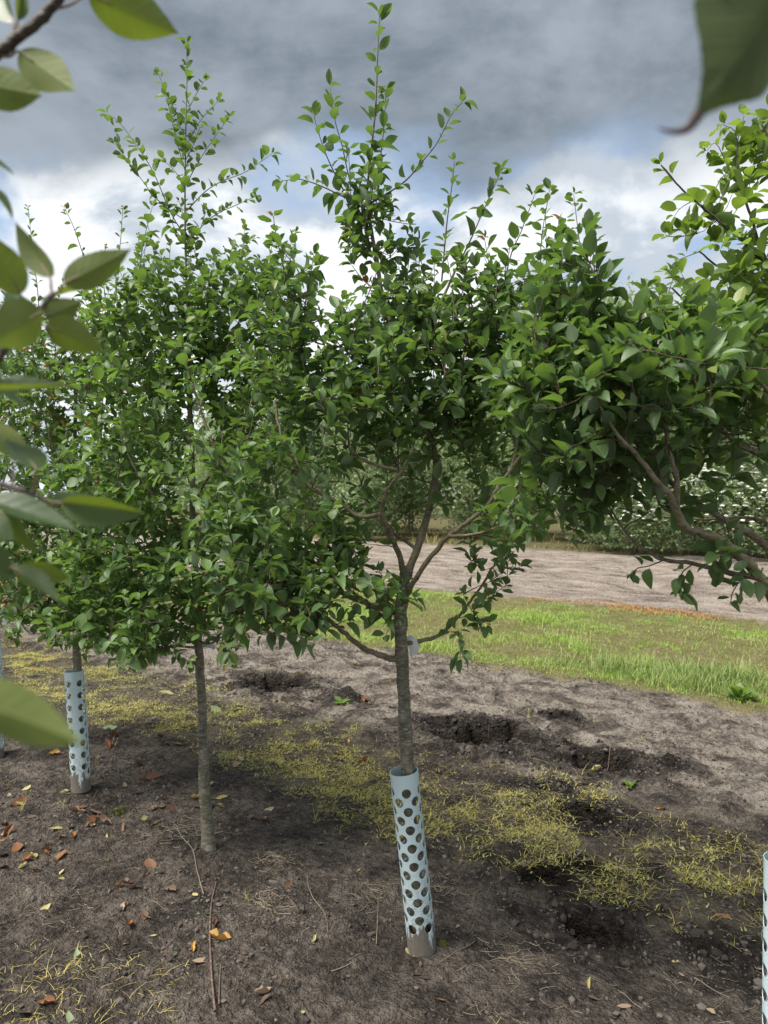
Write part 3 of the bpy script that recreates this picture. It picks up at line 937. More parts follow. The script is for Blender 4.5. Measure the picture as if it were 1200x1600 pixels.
T1.fill([lobe(300, 700, D, 150, 200, .5, 88), lobe(270, 540, D, 110, 90, .36, 46), lobe(370, 560, D, 80, 100, .3, 30), lobe(300, 900, D - .1, 140, 75, .4, 52), lobe(190, 800, D - .1, 90, 120, .3, 34),
         lobe(240, 985, D - .2, 80, 38, .2, 17), lobe(350, 985, D - .2, 45, 30, .15, 8), lobe(300, 460, D, 60, 50, .2, 14), lobe(410, 850, D, 60, 110, .3, 22), lobe(200, 640, D, 90, 130, .4, 30), lobe(420, 640, D, 60, 130, .3, 24), lobe(205, 490, D, 80, 55, .3, 20), lobe(385, 460, D, 70, 55, .3, 18), lobe(180, 920, D, 80, 70, .3, 22), lobe(230, 1012, D - .25, 60, 30, .15, 14), lobe(150, 900, D - .1, 80, 80, .3, 26), lobe(395, 950, D - .1, 70, 45, .25, 20), lobe(160, 760, D, 80, 90, .35, 26), lobe(120, 980, D - .2, 60, 35, .2, 14), lobe(430, 520, D, 50, 70, .25, 16)], 1.8, gap=.0225, size=1.0)
T1.upright(46, .4)
T1.done()

# --- guarded trees further down the row
def row_tree(name, base_px, D, seed, label, trunk_px, lobes, limbs, shoots, mat='leaf_plum', tips=.12, kind='plum', gap=.03, most=300):
    t = Tree(name, ground_xy(*base_px), seed, label, kind, mat, 'shoot', tips=tips, leaf_len=(.047, .070))
    t.stem(PP(D, *trunk_px), .026, .008, "trunk", 12, flare=.12, n=36, skip=.6)
    for pts, r0, r1 in limbs:
        t.stem(PP(D, *pts), r0, r1, n=len(pts) * 4)
    for pts, r0, g, sz, tip in shoots:
        t.shoot(PP(D, *pts), r0, .0012, .1, g, sz, tip=tip, n=len(pts) * 4, node=False)
    t.fill([lobe(*l) for l in lobes], 1.9, gap=.0235)
    t.upright(50, .45)
    t.done(most)
    return t


D = 3.97
row_tree("young_plum_tree", (127, 1245), D, 29, "leafy tree in the half-plain blue guard, with red-tipped shoots, beside the bare-stemmed tree",
         [(128, 1250), (122, 1100), (119, 1000), (118, 930), (117, 850), (116, 760), (118, 660), (120, 580)],
         [(115, 720, D, 140, 190, .5, 112), (200, 700, D, 90, 150, .4, 46), (205, 560, D, 80, 80, .3, 26), (60, 740, D, 80, 130, .4, 30), (60, 850, D, 90, 110, .4, 36), (170, 850, D, 80, 110, .4, 34), (120, 930, D - .1, 110, 50, .3, 26), (150, 560, D, 90, 90, .3, 34), (50, 600, D, 80, 110, .3, 32), (190, 960, D - .1, 80, 50, .25, 26), (50, 960, D - .1, 70, 40, .25, 26), (60, 880, D, 90, 80, .35, 30), (160, 1000, D - .2, 90, 30, .2, 14)],
         [([(119, 985), (80, 950, -.1), (40, 900, -.15), (10, 840, -.2)], .009, .003), ([(118, 950), (160, 910, -.1), (200, 850, -.2), (225, 780, -.2)], .009, .003),
          ([(117, 880), (80, 830, .1), (45, 760, .15), (25, 680, .15)], .009, .003), ([(117, 850), (150, 790, .1), (190, 720, .1), (205, 630, .05)], .008, .003),
          ([(117, 790), (90, 720, -.15), (65, 640, -.2)], .007, .003), ([(118, 700), (150, 640, -.1), (185, 560, -.1)], .007, .003)],
         [([(225, 690, -.4), (195, 650, -.4), (185, 600, -.4), (163, 530, -.4), (140, 433, -.4), (117, 360, -.4), (101, 325, -.4)], .0048, .034, .85, True),
          ([(60, 560), (60, 470), (52, 400), (44, 325)], .003, .032, .85, True),
          ([(205, 610, -.1), (195, 530, -.1), (181, 450, -.1), (188, 380, -.1), (192, 325, -.1)], .004, .026, .85, True),
          ([(205, 520), (213, 433), (217, 367)], .003, .026, .85, True), ([(90, 580), (85, 500), (100, 440)], .003, .028, .85, None), ([(165, 470), (160, 420), (165, 385)], .0026, .026, .8, True)],
         tips=.40)
D = 4.62
row_tree("young_plum_tree", (-8, 1182), D, 41, "leafy tree whose blue guard stands beyond the half-plain guard, at the row's far end",
         [(-10, 1185), (-12, 1050), (-14, 960), (-12, 850), (-10, 740), (-8, 640)],
         [(40, 740, D, 130, 170, .5, 90), (30, 900, D, 110, 80, .4, 44), (20, 580, D, 80, 80, .3, 22)],
         [([(-13, 970), (20, 930), (60, 870), (85, 800)], .009, .003), ([(-12, 900), (20, 840), (45, 760), (55, 680)], .008, .003), ([(-11, 800), (15, 720), (30, 640)], .007, .003)],
         [([(10, 600), (12, 500), (5, 430)], .003, .028, .85, True)], tips=.15, most=120)

# --- tree at the right whose guard is cut by the frame
D = 1.92
TR = Tree("young_plum_tree", ground_xy(1226, 1742), 53, "broad dark-leaved tree with olive low limbs, overlapping the bright round-leaved tree", 'plum', 'leaf_plum', 'shoot', tips=.03, leaf_len=(.053, .080))
TR.stem(PP(D, (1228, 1750), (1226, 1500), (1232, 1300), (1240, 1120), (1246, 1010), (1252, 900), (1256, 780), (1254, 680), (1250, 560)), .027, .010, "trunk", 14, flare=.1, n=40, skip=.6)
for pts, r0, r1 in [
    ([(1244, 1040), (1222, 975, -.03), (1202, 928, -.06), (1183, 896, -.09), (1155, 868, -.11), (1133, 852, -.13), (1118, 840, -.14)], .016, .012),
    ([(1118, 840, -.14), (1093, 831, -.15), (1070, 823, -.16), (1060, 800, -.17), (1057, 750, -.18), (1045, 706, -.19), (1040, 660, -.2), (1035, 600, -.2)], .011, .004),
    ([(1250, 890), (1202, 856, .02), (1160, 827, .04), (1107, 797, .05), (1043, 750, .06), (1000, 700, .08), (960, 640, .1)], .013, .004),
    ([(1068, 822, -.16), (1047, 776, -.2), (1027, 753, -.22), (994, 710, -.24), (963, 676, -.26), (930, 620, -.26)], .009, .003),
    ([(1190, 905, -.08), (1133, 893, -.02), (1083, 881, .02), (1033, 873, .05), (1000, 853, .07), (977, 830, .08), (950, 790, .1)], .0085, .003),
    ([(1252, 760), (1200, 720, -.06), (1150, 690, -.1), (1110, 650, -.12), (1080, 590, -.14)], .010, .003),
    ([(1253, 800), (1205, 712, .15), (1165, 692, .2), (1110, 690, .25)], .006, .003),
    ([(1252, 700), (1220, 640, -.15), (1190, 600, -.22), (1150, 560, -.25)], .008, .003),
    ([(960, 640, .1), (915, 590, .1), (880, 540, .1), (868, 500, .1)], .005, .003),
    ([(1250, 850), (1180, 810, .2), (1100, 812, .28), (1020, 806, .3)], .006, .003)]:
    TR.stem(PP(D, *pts), r0, r1, n=len(pts) * 4, mat=M['bark_limb'])
for pts, r0, gap, sz in [
    ([(940, 600), (920, 520), (905, 460), (890, 395)], .0035, .026, .82), ([(975, 600), (950, 530), (930, 490), (905, 430)], .0035, .026, .85),
    ([(1000, 600), (985, 530), (960, 480)], .003, .024, .85), ([(900, 560), (880, 500), (855, 450), (840, 410)], .003, .026, .82),
    ([(1060, 580), (1040, 510), (1015, 470)], .003, .024, .85), ([(930, 590), (905, 500), (880, 440), (872, 400)], .003, .026, .8),
    ([(1040, 874, .05), (1015, 884, .05), (996, 888, .05), (990, 896, .05)], .0018, .016, .72),
    ([(1083, 881), (1066, 895), (1062, 915), (1064, 925)], .0018, .012, .85),
    ([(1180, 900), (1160, 905), (1145, 925), (1142, 940)], .0018, .013, .75)]:
    TR.shoot(PP(D - .1, *pts), r0, .0012, .12, gap, sz, tip=False, n=len(pts) * 4, node=False)
TR.fill([lobe(1000, 610, D - .12, 130, 90, .30, 66), lobe(900, 640, D - .05, 100, 105, .26, 44), lobe(890, 770, D + .05, 85, 75, .24, 34), lobe(1110, 600, D, 95, 80, .30, 36),
         lobe(1000, 770, D, 90, 70, .26, 22), lobe(1180, 640, D, 60, 110, .3, 24), lobe(1190, 740, D, 50, 40, .3, 6), lobe(930, 505, D - .05, 100, 50, .22, 22), lobe(840, 590, D, 60, 90, .2, 20), lobe(850, 730, D, 60, 70, .2, 14), lobe(1090, 690, D, 80, 40, .2, 8), lobe(1120, 860, D - .1, 40, 30, .12, 4)], 1.05,
        gap=.025, size=1.0, reach=.5, cluster=.4)
TR.upright(26, .4, (.10, .26))
TR.done()

# --- brighter round-leaved tree just behind it
D = 2.75
TX = Tree("young_alder_tree", (2.02, 2.95), 67, "bright green round-leaved tree rising behind the dark-leaved tree", 'alder', 'leaf_bright', 'shoot_grey', leaf_len=(.07, .1))
b = TX.loc
TX.stem([b + [0, 0, -.02], b + [-.02, 0, 1.0], b + [-.05, -.04, 2.0], b + [-.1, -.08, 2.9]], .026, .008, "trunk", 12, n=30, skip=.4)
for pts, r0, r1 in [
    ([(1330, 640, .1), (1260, 540), (1197, 407), (1167, 317), (1143, 270)], .010, .003), ([(1310, 560, .1), (1240, 480), (1177, 437), (1133, 423), (1093, 393)], .009, .003),
    ([(1320, 620, .1), (1200, 420, -.05), (1120, 343, -.05), (1093, 320, -.05), (1060, 290, -.05), (1033, 258, -.05)], .008, .0022),
    ([(1300, 460, .1), (1250, 330), (1210, 240), (1190, 190)], .009, .003), ([(1320, 640, .05), (1230, 570), (1150, 540), (1090, 490), (1050, 450)], .009, .003)]:
    TX.stem(PP(D, *pts), r0, r1, n=len(pts) * 5, mat=M['bark_dark'])
for pts in ([(1060, 290), (1045, 270), (1033, 257)], [(1090, 365), (1060, 370), (1040, 368)], [(1143, 275), (1120, 225), (1105, 235)], [(1093, 393), (1075, 400), (1062, 405)],
            [(1050, 450), (1020, 450), (1000, 462)], [(1150, 280), (1150, 210), (1130, 195)], [(1080, 470), (1055, 440), (1040, 425)]):
    TX.shoot(PP(D, *pts), .002, .0011, .2, .028, .75, tip=False, n=8, node=False)
TX.fill([lobe(1185, 330, D, 60, 100, .26, 24), lobe(1140, 450, D, 80, 60, .24, 20), lobe(1080, 510, D, 90, 40, .24, 18), lobe(1190, 230, D, 50, 45, .2, 12), lobe(1200, 480, D, 60, 80, .25, 18), lobe(1090, 340, D, 45, 40, .12, 9)], gap=.036, reach=.4, size=.95)
TX.done()


# ------------------------------------------------------------------ close leaves hanging in from the trees beside the camera
def big_leaf(root, base, tip, width, normal, stalk=None, curl=.1, fold=.35, wave=.05, mat='leaf_apple', seed=0, name="leaf", side_curl=0.0, acum=0.0):
    """a finely toothed leaf from base to tip, with its own stalk back to the twig"""
    rs = np.random.RandomState(seed)
    loc = np.array(root.location)
    base, tip = np.asarray(base, float), np.asarray(tip, float)
    L = np.linalg.norm(tip - base)
    d = (tip - base) / L
    n = unit(np.asarray(normal, float) - d * np.dot(normal, d))
    x = np.cross(d, n)
    nt_, na = 41, 11
    t = np.linspace(0, 1, nt_)
    prof = np.sin(np.pi * np.clip(t, 0, 1) ** 0.78) ** 0.72 * (1 - 0.30 * t ** 3)
    prof = prof * (1 - .35 * t ** 5)
    prof = np.where(t > .86, prof * (1 - ((t - .86) / .14) ** 1.6 * .55), prof)
    prof = prof * (1 - acum * sstep(t, .5, .97))
    tooth = 1 + 0.035 * (np.arange(nt_) % 2) + rs.normal(0, .012, nt_)
    V, UV = [], []
    ph = rs.uniform(0, 6)
    for k in range(nt_):
        for j in range(na):
            a = -1 + 2 * j / (na - 1)
            wd = 0.5 * width * prof[k] * (tooth[k] if abs(a) == 1 else 1)
            z = -curl * L * (t[k] ** 2) + fold * abs(a) ** 1.15 * wd + wave * width * abs(a) ** 1.5 * math.sin(t[k] * 9 + ph + (2.2 if a > 0 else 0)) * prof[k]
            z -= side_curl * wd * max(0, abs(a) - .5) ** 2 * 4
            bul = 0.006 * width * math.cos(2 * math.pi * 7.0 * (t[k] - abs(a) * .2)) * (1 - abs(a)) * abs(a) * 4
            V.append(base + d * L * t[k] + x * (a * wd * math.cos(fold * .7)) + n * (z + bul) - loc)
            UV.append((.5 + .5 * a * prof[k], t[k]))
    idx = np.arange(nt_ * na).reshape(nt_, na)
    q = np.stack([idx[:-1, :-1], idx[:-1, 1:], idx[1:, 1:], idx[1:, :-1]], -1).reshape(-1, 4)
    V = np.array(V)
    me = mesh_from("leaf", V, [q], M[mat], uv=np.array(UV), attrs={'rnd': np.full(len(V), rs.rand())})
    o = obj(name, me, root)
    if stalk is not None:
        tb = Tubes()
        s = np.asarray(stalk, float)
        mid = (s + base) / 2 + np.array([0, 0, -.002])
        tb.add(smooth_path([s, mid, base, base + d * L * .25 + n * (-curl * L * .06 - .0004)], 12), np.linspace(.0013, .0006, 12), 6)
        obj("stalk", tb.mesh("stalk", M['stalk'], loc), o)
    o['tip'] = [float(c) for c in base + d * L * .985 - n * curl * L * .97]
    return o


M['stalk'] = plain("stalk", (0.22, 0.20, 0.10), (0.30, 0.20, 0.13), 0.5, 30.0)

fl = np.array([-0.62, 0.50])
FL = empty("apple_tree", (fl[0], fl[1], float(G(*fl))), label="tree close by with large serrated leaves and woolly grey twigs reaching in", cat="tree")
fb = Tree.__new__(Tree)
fb.rs, fb.root, fb.loc, fb.N, fb.Tn = np.random.RandomState(3), FL, np.array(FL.location), [], []
fb.bark, fb.limb = M['bark'], M['shoot_grey']
b = fb.loc
fb.stem([b + [0, 0, -.03], b + [.01, 0, .8], b + [0, .01, 1.5], b + [-.01, .01, 2.3]], .024, .010, "trunk", 12, n=24)
d = .58
fb.stem([b + [0, 0, 1.75], P(-120, 175, d), P(-30, 105, d), P(0, 81, d), P(45, 46, d), P(86, 4, d), P(125, -50, d)], .0065, .0036, n=30, sides=10, mat=M['bark_dark'])
fb.stem([b + [0, 0, 1.55], P(-110, 650, d), P(-30, 585, d), P(0, 556, d), P(22, 528, d), P(58, 487, d), P(84, 458, d)], .005, .0019, n=30, sides=8)
fb.stem([b + [0, 0, 1.45], P(-150, 780, d), P(-40, 750, d), P(0, 757, d), P(38, 768, d), P(58, 772, d)], .005, .0017, n=30, sides=8)
fb.stem([b + [0, 0, 1.35], P(-150, 930, d), P(-40, 905, d), P(0, 893, d), P(18, 884, d)], .004, .0016, n=24, sides=8)
fb.stem([b + [0, 0, 1.3], P(-190, 1080, .5), P(-90, 1075, .36), P(-48, 1084, .32)], .004, .0016, n=24, sides=8)
fb.stem([b + [0, 0, 1.7], P(-140, 300, d), P(-60, 270, d), P(-35, 262, d)], .004, .0016, n=20, sides=8)
# (base px, tip px, width, normal, stalk px, curl, fold, depth base, depth tip)
cam_n = np.array([0, -1.0, 0])
FLV = [
    ((138, -8), (281, 52), .040, (-.1, .75, .5), (84, 14), .05, .35, .58, .60),
    ((30, 80), (122, 148), .033, (-.25, .95, .15), (2, 88), .06, .22, .58, .57),
    ((-42, 128), (72, 152), .032, (-.1, .9, .3), (-60, 118), .06, .25, .57, .56),
    ((28, 32), (36, -25), .013, (.7, -.6, .2), (24, 58), .1, .9, .58, .58),
    ((22, 35), (-8, -30), .022, (-.6, -.6, .3), (22, 58), .1, .6, .58, .60),
    ((-25, 246), (27, 268), .014, (.1, .2, 1), (-36, 256), .1, .5, .58, .57),
    ((-30, 285), (32, 330), .018, (.5, .1, 1), (-50, 268), .2, .6, .58, .57),
    ((100, 443), (204, 392), .027, (.25, .85, .4), (83, 459), .10, .28, .58, .60),
    ((78, 433), (24, 354), .021, (-.65, .75, .2), (82, 461), .08, .35, .58, .60),
    ((32, 460), (-20, 362), .029, (-.5, .8, .2), (46, 500), .10, .35, .57, .55),
    ((66, 486), (-22, 538), .037, (-.3, .8, .45), (55, 490), .06, .25, .57, .53),
    ((70, 494), (124, 474), .026, (.1, .9, .3), (56, 490), .15, .25, .60, .63),
    ((70, 508), (164, 546), .028, (-.25, .8, .45), (52, 494), .14, .22, .57, .59),
    ((-40, 612), (126, 602), .030, (.0, -.32, .85), (-20, 578), .02, .5, .57, .60),
    ((57, 734), (14, 672), .030, (.55, -.5, .75), (52, 771), .12, .15, .57, .60),
    ((20, 716), (-18, 640), .030, (.4, -.5, .7), (20, 762), .12, .2, .58, .62),
    ((96, 785), (230, 803), .030, (-.05, -.62, -.2), (58, 772), .03, .75, .57, .58),
    ((88, 790), (160, 770), .028, (.1, -.4, .9), (57, 773), .08, .4, .60, .66),
    ((-30, 778), (128, 826), .026, (.22, -.55, .85), (0, 757), .05, .4, .54, .54),
    ((18, 796), (52, 872), .034, (-.5, -.8, -.1), (30, 765), .10, .3, .58, .60),
    ((-35, 820), (22, 840), .030, (.3, -.6, .6), (-10, 758), .10, .3, .56, .56),
    ((20, 886), (96, 938), .020, (.5, -.4, .8), (8, 888), .06, .5, .55, .54),
    ((26, 884), (110, 908), .028, (.1, -.8, -.35), (14, 886), .06, .3, .58, .61),
    ((-40, 860), (25, 905), .026, (.3, -.6, .6), (-30, 900), .08, .3, .56, .56),
    ((-70, 1092), (156, 1150), .026, (-.1, .95, .12), (-48, 1084), .12, .25, .30, .28),
    ((-30, 600), (60, 640), .030, (.2, -.5, .8), (-30, 585), .1, .3, .62, .66),
    ((70, 470), (130, 440), .026, (-.4, -.5, .8), (62, 482), .1, .3, .61, .68),
    ((40, 505), (20, 440), .026, (.5, -.6, .5), (40, 506), .1, .3, .60, .66),
]
for k, (bp, tp, wd, nn, st, cu, fo, d0, d1) in enumerate(FLV):
    big_leaf(FL, P(*bp, d0), P(*tp, d1), wd, nn, P(*st, .58 if k != 24 else .32), cu, fo, .03, seed=100 + k)

def shade_crown(t, lobes, leaf_len):
    """foliage added out of view to a tree beside the camera, for shade"""
    t.leaves, t.shoots, t.ll, t.tips, t.shoot_mat = Leaves('plum', 'leaf_apple'), Tubes(), leaf_len, 0.0, M['shoot_grey']
    t.fill(lobes, 1.0, reach=.5, gap=.04, cluster=.3)
    px, py, dep = project(np.array(t.leaves.p))
    ok = (dep < .12) | (px < -190) | (px > 1390) | (py < -190) | (py > 1790)
    for k in 'pdnLvrt':
        setattr(t.leaves, k, [q for q, f in zip(getattr(t.leaves, k), ok) if f])
    t.done(0)


shade_crown(fb, [((-.72, .42, 2.0), (.22, .3, .35), 40), ((-.75, .40, 1.5), (.18, .3, .3), 26)], (.07, .095))

fr = np.array([0.66, -0.40])
FR = empty("apple_tree", (fr[0], fr[1], float(G(*fr))), label="tree beside the viewer showing one large drooping leaf with a dried curled tip", cat="tree")
fb2 = Tree.__new__(Tree)
fb2.rs, fb2.root, fb2.loc, fb2.N, fb2.Tn = np.random.RandomState(8), FR, np.array(FR.location), [], []
fb2.bark, fb2.limb = M['bark'], M['shoot_grey']
b = fb2.loc
fb2.stem([b + [0, 0, -.03], b + [.01, 0, .8], b + [0, .02, 1.5], b + [-.02, .03, 2.2]], .024, .010, "trunk", 12, n=24)
dd = .33
fb2.stem([b + [0, 0, 1.6], b + [-.15, .3, 1.85], P(1420, -190, dd + .05), P(1290, -150, dd), P(1180, -110, dd), P(1090, -90, dd)], .006, .002, n=30, sides=8)
hang = big_leaf(FR, P(1290, -95, dd), P(1098, 190, dd - .01), .066, (-.35, .85, .3), P(1290, -150, dd), -.06, .45, .06, mat='leaf_apple_shaded', seed=301, acum=.4)
big_leaf(FR, P(1112, -30, dd), P(1128, 18, dd), .014, (.6, -.6, .2), P(1110, -96, dd), .1, .8, .03, seed=302)
tp = np.array(hang['tip'])
del hang['tip']
px_ = dd / FPX
tipo = [tp + np.array([q[0] * px_, 0, q[1] * px_]) for q in ((9, 14), (0, 0), (-8, -9), (-22, -14), (-40, -13), (-54, -9))]
tb = Tubes()
tb.add(smooth_path(tipo, 14), np.linspace(.0028, .0003, 14) * np.array([1] * 14), 6)
M['dried'] = plain("dried", (0.045, 0.022, 0.016), (0.075, 0.035, 0.024), 0.7, 60.0)
obj("dried_leaf_tip", tb.mesh("dried_leaf_tip", M['dried'], fb2.loc), FR)


shade_crown(fb2, [((.22, .20, 2.34), (.34, .30, .12), 70), ((.75, -.35, 2.0), (.3, .3, .4), 40)], (.075, .10))  # unseen foliage added over the hanging leaf to shade it


# ------------------------------------------------------------------ perforated tree guards
def guard_mesh(height, rad, skip_cols=(), cols=10):
    """a rolled sheet with staggered round holes; rhombic cells with a ring of the hole inside"""
    Wc = 2 * math.pi * rad / cols
    z0 = .104
    rows = 7
    H = (height - z0 - .0625) / 7.5
    hr = .0168
    V, F = [], []
    key = {}

    def vid(s, z):
        k = (round((s % (cols * Wc)) / 1e-5) % round(cols * Wc / 1e-5), round(z / 1e-5))
        if k not in key:
            key[k] = len(V)
            a = s / rad
            rr = rad * (1 + .022 * math.sin(2 * a + z * 7) + .012 * math.sin(3 * a - z * 11 + 1))
            V.append((rr * math.sin(a), -rr * math.cos(a), z))
        return key[k]
    for ccol in range(cols):
        for j in range(rows + 1):
            cs, cz = ccol * Wc, z0 + j * H + (H / 2 if ccol % 2 else 0)
            n_e = 4
            corners = [(Wc, 0), (0, H / 2), (-Wc, 0), (0, -H / 2)]
            outer = []
            for e in range(4):
                a, b2 = corners[e], corners[(e + 1) % 4]
                for q in range(n_e):
                    t = q / n_e
                    outer.append((a[0] * (1 - t) + b2[0] * t, a[1] * (1 - t) + b2[1] * t))
            ids = [vid(cs + p_[0], cz + p_[1]) for p_ in outer]
            if ccol in skip_cols:
                F.append(tuple(ids))
                continue
            inn = []
            for p_ in outer:
                r = math.hypot(*p_)
                a = math.atan2(p_[1], p_[0])
                inn.append(vid(cs + hr * math.cos(a), cz + hr * math.sin(a)))
            for q in range(len(ids)):
                q2 = (q + 1) % len(ids)
                F.append((ids[q], ids[q2], inn[q2], inn[q]))
    # close the zigzag rims down to the foot and up to the lip
    n_e = 4
    for sgn in (0, 1):
        for ccol in range(0, cols, 2):
            for q in range(2 * n_e):
                def zig(k):
                    f = k / n_e
                    s = ccol * Wc + f * Wc
                    tri = 1 - abs(1 - f)
                    if sgn == 0:
                        return s, z0 - H / 2 + (H / 2) * tri
                    return s, z0 + rows * H + H / 2 + (H / 2) * tri
                s0, za = zig(q)
                s1, zb = zig(q + 1)
                zend = 0.0 if sgn == 0 else height
                a, b2, c2, d2 = vid(s0, za), vid(s1, zb), vid(s1, zend), vid(s0, zend)
                F.append((a, b2, c2, d2) if sgn else (d2, c2, b2, a))
    # shell with real thickness; outside, inside and rims keep their own normals
    V = np.array(V)
    n = len(V)
    th = .0018
    inner = V * np.array([(rad - th) / rad, (rad - th) / rad, 1.0])
    cnt = {}
    for f in F:
        for a, b2 in zip(f, f[1:] + f[:1]):
            cnt[(a, b2)] = cnt.get((a, b2), 0) + 1
    edge = [e for e in cnt if (e[1], e[0]) not in cnt]
    F2 = [tuple(f) for f in F] + [tuple(i + n for i in f[::-1]) for f in F]
    rim, k = [], 2 * n
    for a, b2 in edge:
        rim += [V[a], V[b2], inner[b2], inner[a]]
        F2.append((k + 1, k, k + 3, k + 2))
        k += 4
    return np.vstack([V, inner, np.array(rim)]).tolist(), F2


def guard(base_px, top_px, D, label, turn=0.0, skip=(), rad=.0495):
    bx, by = ground_xy(*base_px)
    base = np.array([bx, by, float(G(bx, by)) - .012])
    top = P(*top_px, D)
    ax = top - base
    V, F = guard_mesh(float(np.linalg.norm(ax)), rad, skip)
    me = bpy.data.meshes.new("tree_guard")
    me.from_pydata(V, [], F)
    me.polygons.foreach_set("use_smooth", [True] * len(F))
    me.materials.append(M['guard'])
    o = obj("tree_guard", me, None, base, label=label, cat="tree guard", group="blue perforated tree guards along the row")
    H_ = float(np.linalg.norm(ax))
    SV, SF = [], []
    for k in range(13):
        z = .02 + (H_ - .022) * k / 12
        for a_, r_ in ((1.25, rad * 1.045), (1.42, rad * 1.055), (1.42, rad * 1.02), (1.25, rad * 1.01)):
            a_ += .02 * math.sin(k * .9)
            SV.append((r_ * math.sin(a_), -r_ * math.cos(a_), z))
    for k in range(12):
        for j in range(4):
            j2 = (j + 1) % 4
            SF.append((4 * k + j, 4 * k + j2, 4 * k + 4 + j2, 4 * k + 4 + j))
    SF += [(0, 3, 2, 1), (48, 49, 50, 51)]
    sm = bpy.data.meshes.new("seam")
    sm.from_pydata(SV, [], SF)
    sm.materials.append(M['guard'])
    obj("seam", sm, o)
    o.rotation_euler = (Vector(ax).to_track_quat('Z', 'Y').to_matrix() @ Matrix.Rotation(turn - Vector(ax).to_track_quat('Z', 'Y').to_euler().z, 3, 'Z')).to_euler()
    return o


guard((660, 1492), (631, 1204), 2.56, "pale blue perforated guard, full rows of holes, round the slender tree", .66)
guard((127, 1246), (116, 1048), 3.96, "pale blue perforated guard with a plain hole-free strip and muddy foot", .28, skip=(0,))
guard((-8, 1184), (-12, 1000), 4.62, "pale blue perforated guard beyond the one with the plain strip", .5)
guard((1225, 1745), (1225, 1343), 1.92, "pale blue perforated guard under the broad dark-leaved tree", .8, skip=(7, 8, 9))


# ------------------------------------------------------------------ nursery tags
def tag(pts, width, label, d, nrm=(0, -1, .2)):
    path = smooth_path([P(a, b2, d) for a, b2 in pts], 9)
    side = unit(np.cross(unit(path[-1] - path[0]), np.asarray(nrm)))
    V, F = [], []
    for k, p_ in enumerate(path):
        bulge = np.asarray(nrm) * .006 * math.sin(k / 8 * math.pi)
        for z in (0, .0008):
            V += [p_ - side * width / 2 + bulge + np.array([0, z, 0]), p_ + bulge * 1.4 + np.array([0, z, 0]), p_ + side * width / 2 + bulge + np.array([0, z, 0])]
    for k in range(8):
        a, b2 = k * 6, k * 6 + 6
        F += [(a, a + 1, b2 + 1, b2), (a + 1, a + 2, b2 + 2, b2 + 1), (a + 3, b2 + 3, b2 + 4, a + 4), (a + 4, b2 + 4, b2 + 5, a + 5), (a, b2, b2 + 3, a + 3), (a + 2, a + 5, b2 + 5, b2 + 2)]
    F += [(0, 3, 4, 1), (1, 4, 5, 2), (48, 49, 52, 51), (49, 50, 53, 52)]
    loc = path[0]
    obj("plant_tag", mesh_from("plant_tag", np.array(V) - loc, [np.array(F)], M['white_tag'], smooth=False), None, loc, label=label, cat="tag")


tag([(634, 996), (641, 1000), (646, 1008), (648, 1022)], .036, "white curled plant tag hanging behind the slender tree's stem", 2.60)
tag([(314, 1009), (324, 1008), (336, 1012)], .02, "small white plant tag on the bare-stemmed tree", 3.33)
tag([(-2, 946), (5, 962), (14, 974)], .045, "white strip-shaped plant tag hanging low near the far guard", 4.60)

# ------------------------------------------------------------------ ground cover and litter
rs = np.random.RandomState(77)


def blades(name, mat, x, y, h, wd, lean, kind="stuff", segs=3, zoff=0.0, flop=0.5, label=None, cat=None):
    """one mesh of many bent blades standing at x,y"""
    n = len(x)
    z = G(x, y) + zoff
    az = rs.uniform(0, 2 * math.pi, n)
    lx, ly = np.cos(az), np.sin(az)
    wx, wy = -ly, lx
    V = np.zeros((n, 2 * segs + 1, 3))
    for s in range(segs + 1):
        t = s / segs
        cx = x + lx * lean * h * t ** 1.6
        cy = y + ly * lean * h * t ** 1.6
        cz = z - .004 + h * (t - flop * lean * t * t * .6)
        if s < segs:
            ww = wd * (1 - .55 * t)
            V[:, 2 * s] = np.stack([cx - wx * ww, cy - wy * ww, cz], 1)
            V[:, 2 * s + 1] = np.stack([cx + wx * ww, cy + wy * ww, cz], 1)
        else:
            V[:, 2 * s] = np.stack([cx, cy, cz], 1)
    m_ = 2 * segs + 1
    off = np.arange(n)[:, None, None] * m_
    Q = np.array([[2 * s, 2 * s + 1, 2 * s + 3, 2 * s + 2] for s in range(segs - 1)])
    T = np.array([[2 * segs - 2, 2 * segs - 1, 2 * segs]])
    me = mesh_from(name, V.reshape(-1, 3), [(Q[None] + off).reshape(-1, 4), (T[None] + off).reshape(-1, 3)], M[mat], attrs={'rnd': np.repeat(np.clip(.5 + .55 * fbm(x * 3, y * 3, 141, 3), 0, 1) * .30 + rs.rand(n) * .34, m_)})
    return obj(name, me, None, kind=kind, label=label, cat=cat)


def scatter(n, u0, u1, v0, v1, dens=None):
    u = rs.uniform(u0, u1, n)
    v = rs.uniform(v0, v1, n)
    x = u * EU[0] + v * EV[0]
    y = u * EU[1] + v * EV[1]
    keep = np.ones(n, bool)
    px, py, dep = project(np.stack([x, y, np.zeros(n)], 1))
    keep &= (dep > .5) & (px > -160) & (px < 1360) & (py < 1760)
    if dens is not None:
        keep &= rs.rand(n) < dens(u, v)
    return x[keep], y[keep], u[keep], v[keep]


# yellowing seedlings in the strip beyond the row
def band(u, v):
    patch = .07 + .93 * sstep(fbm(u * 2.4, v * 3.0, 5, 3) + .9 * fbm(u * 8, v * 9, 8, 3), -.22, .46)
    return patch * sstep(v + .45 * fbm(u * 1.5, v * 0, 15, 2), 2.66, 3.0) * (1 - sstep(v + .5 * fbm(u * 1.2, v * 0, 19, 2), 3.6, 4.05))


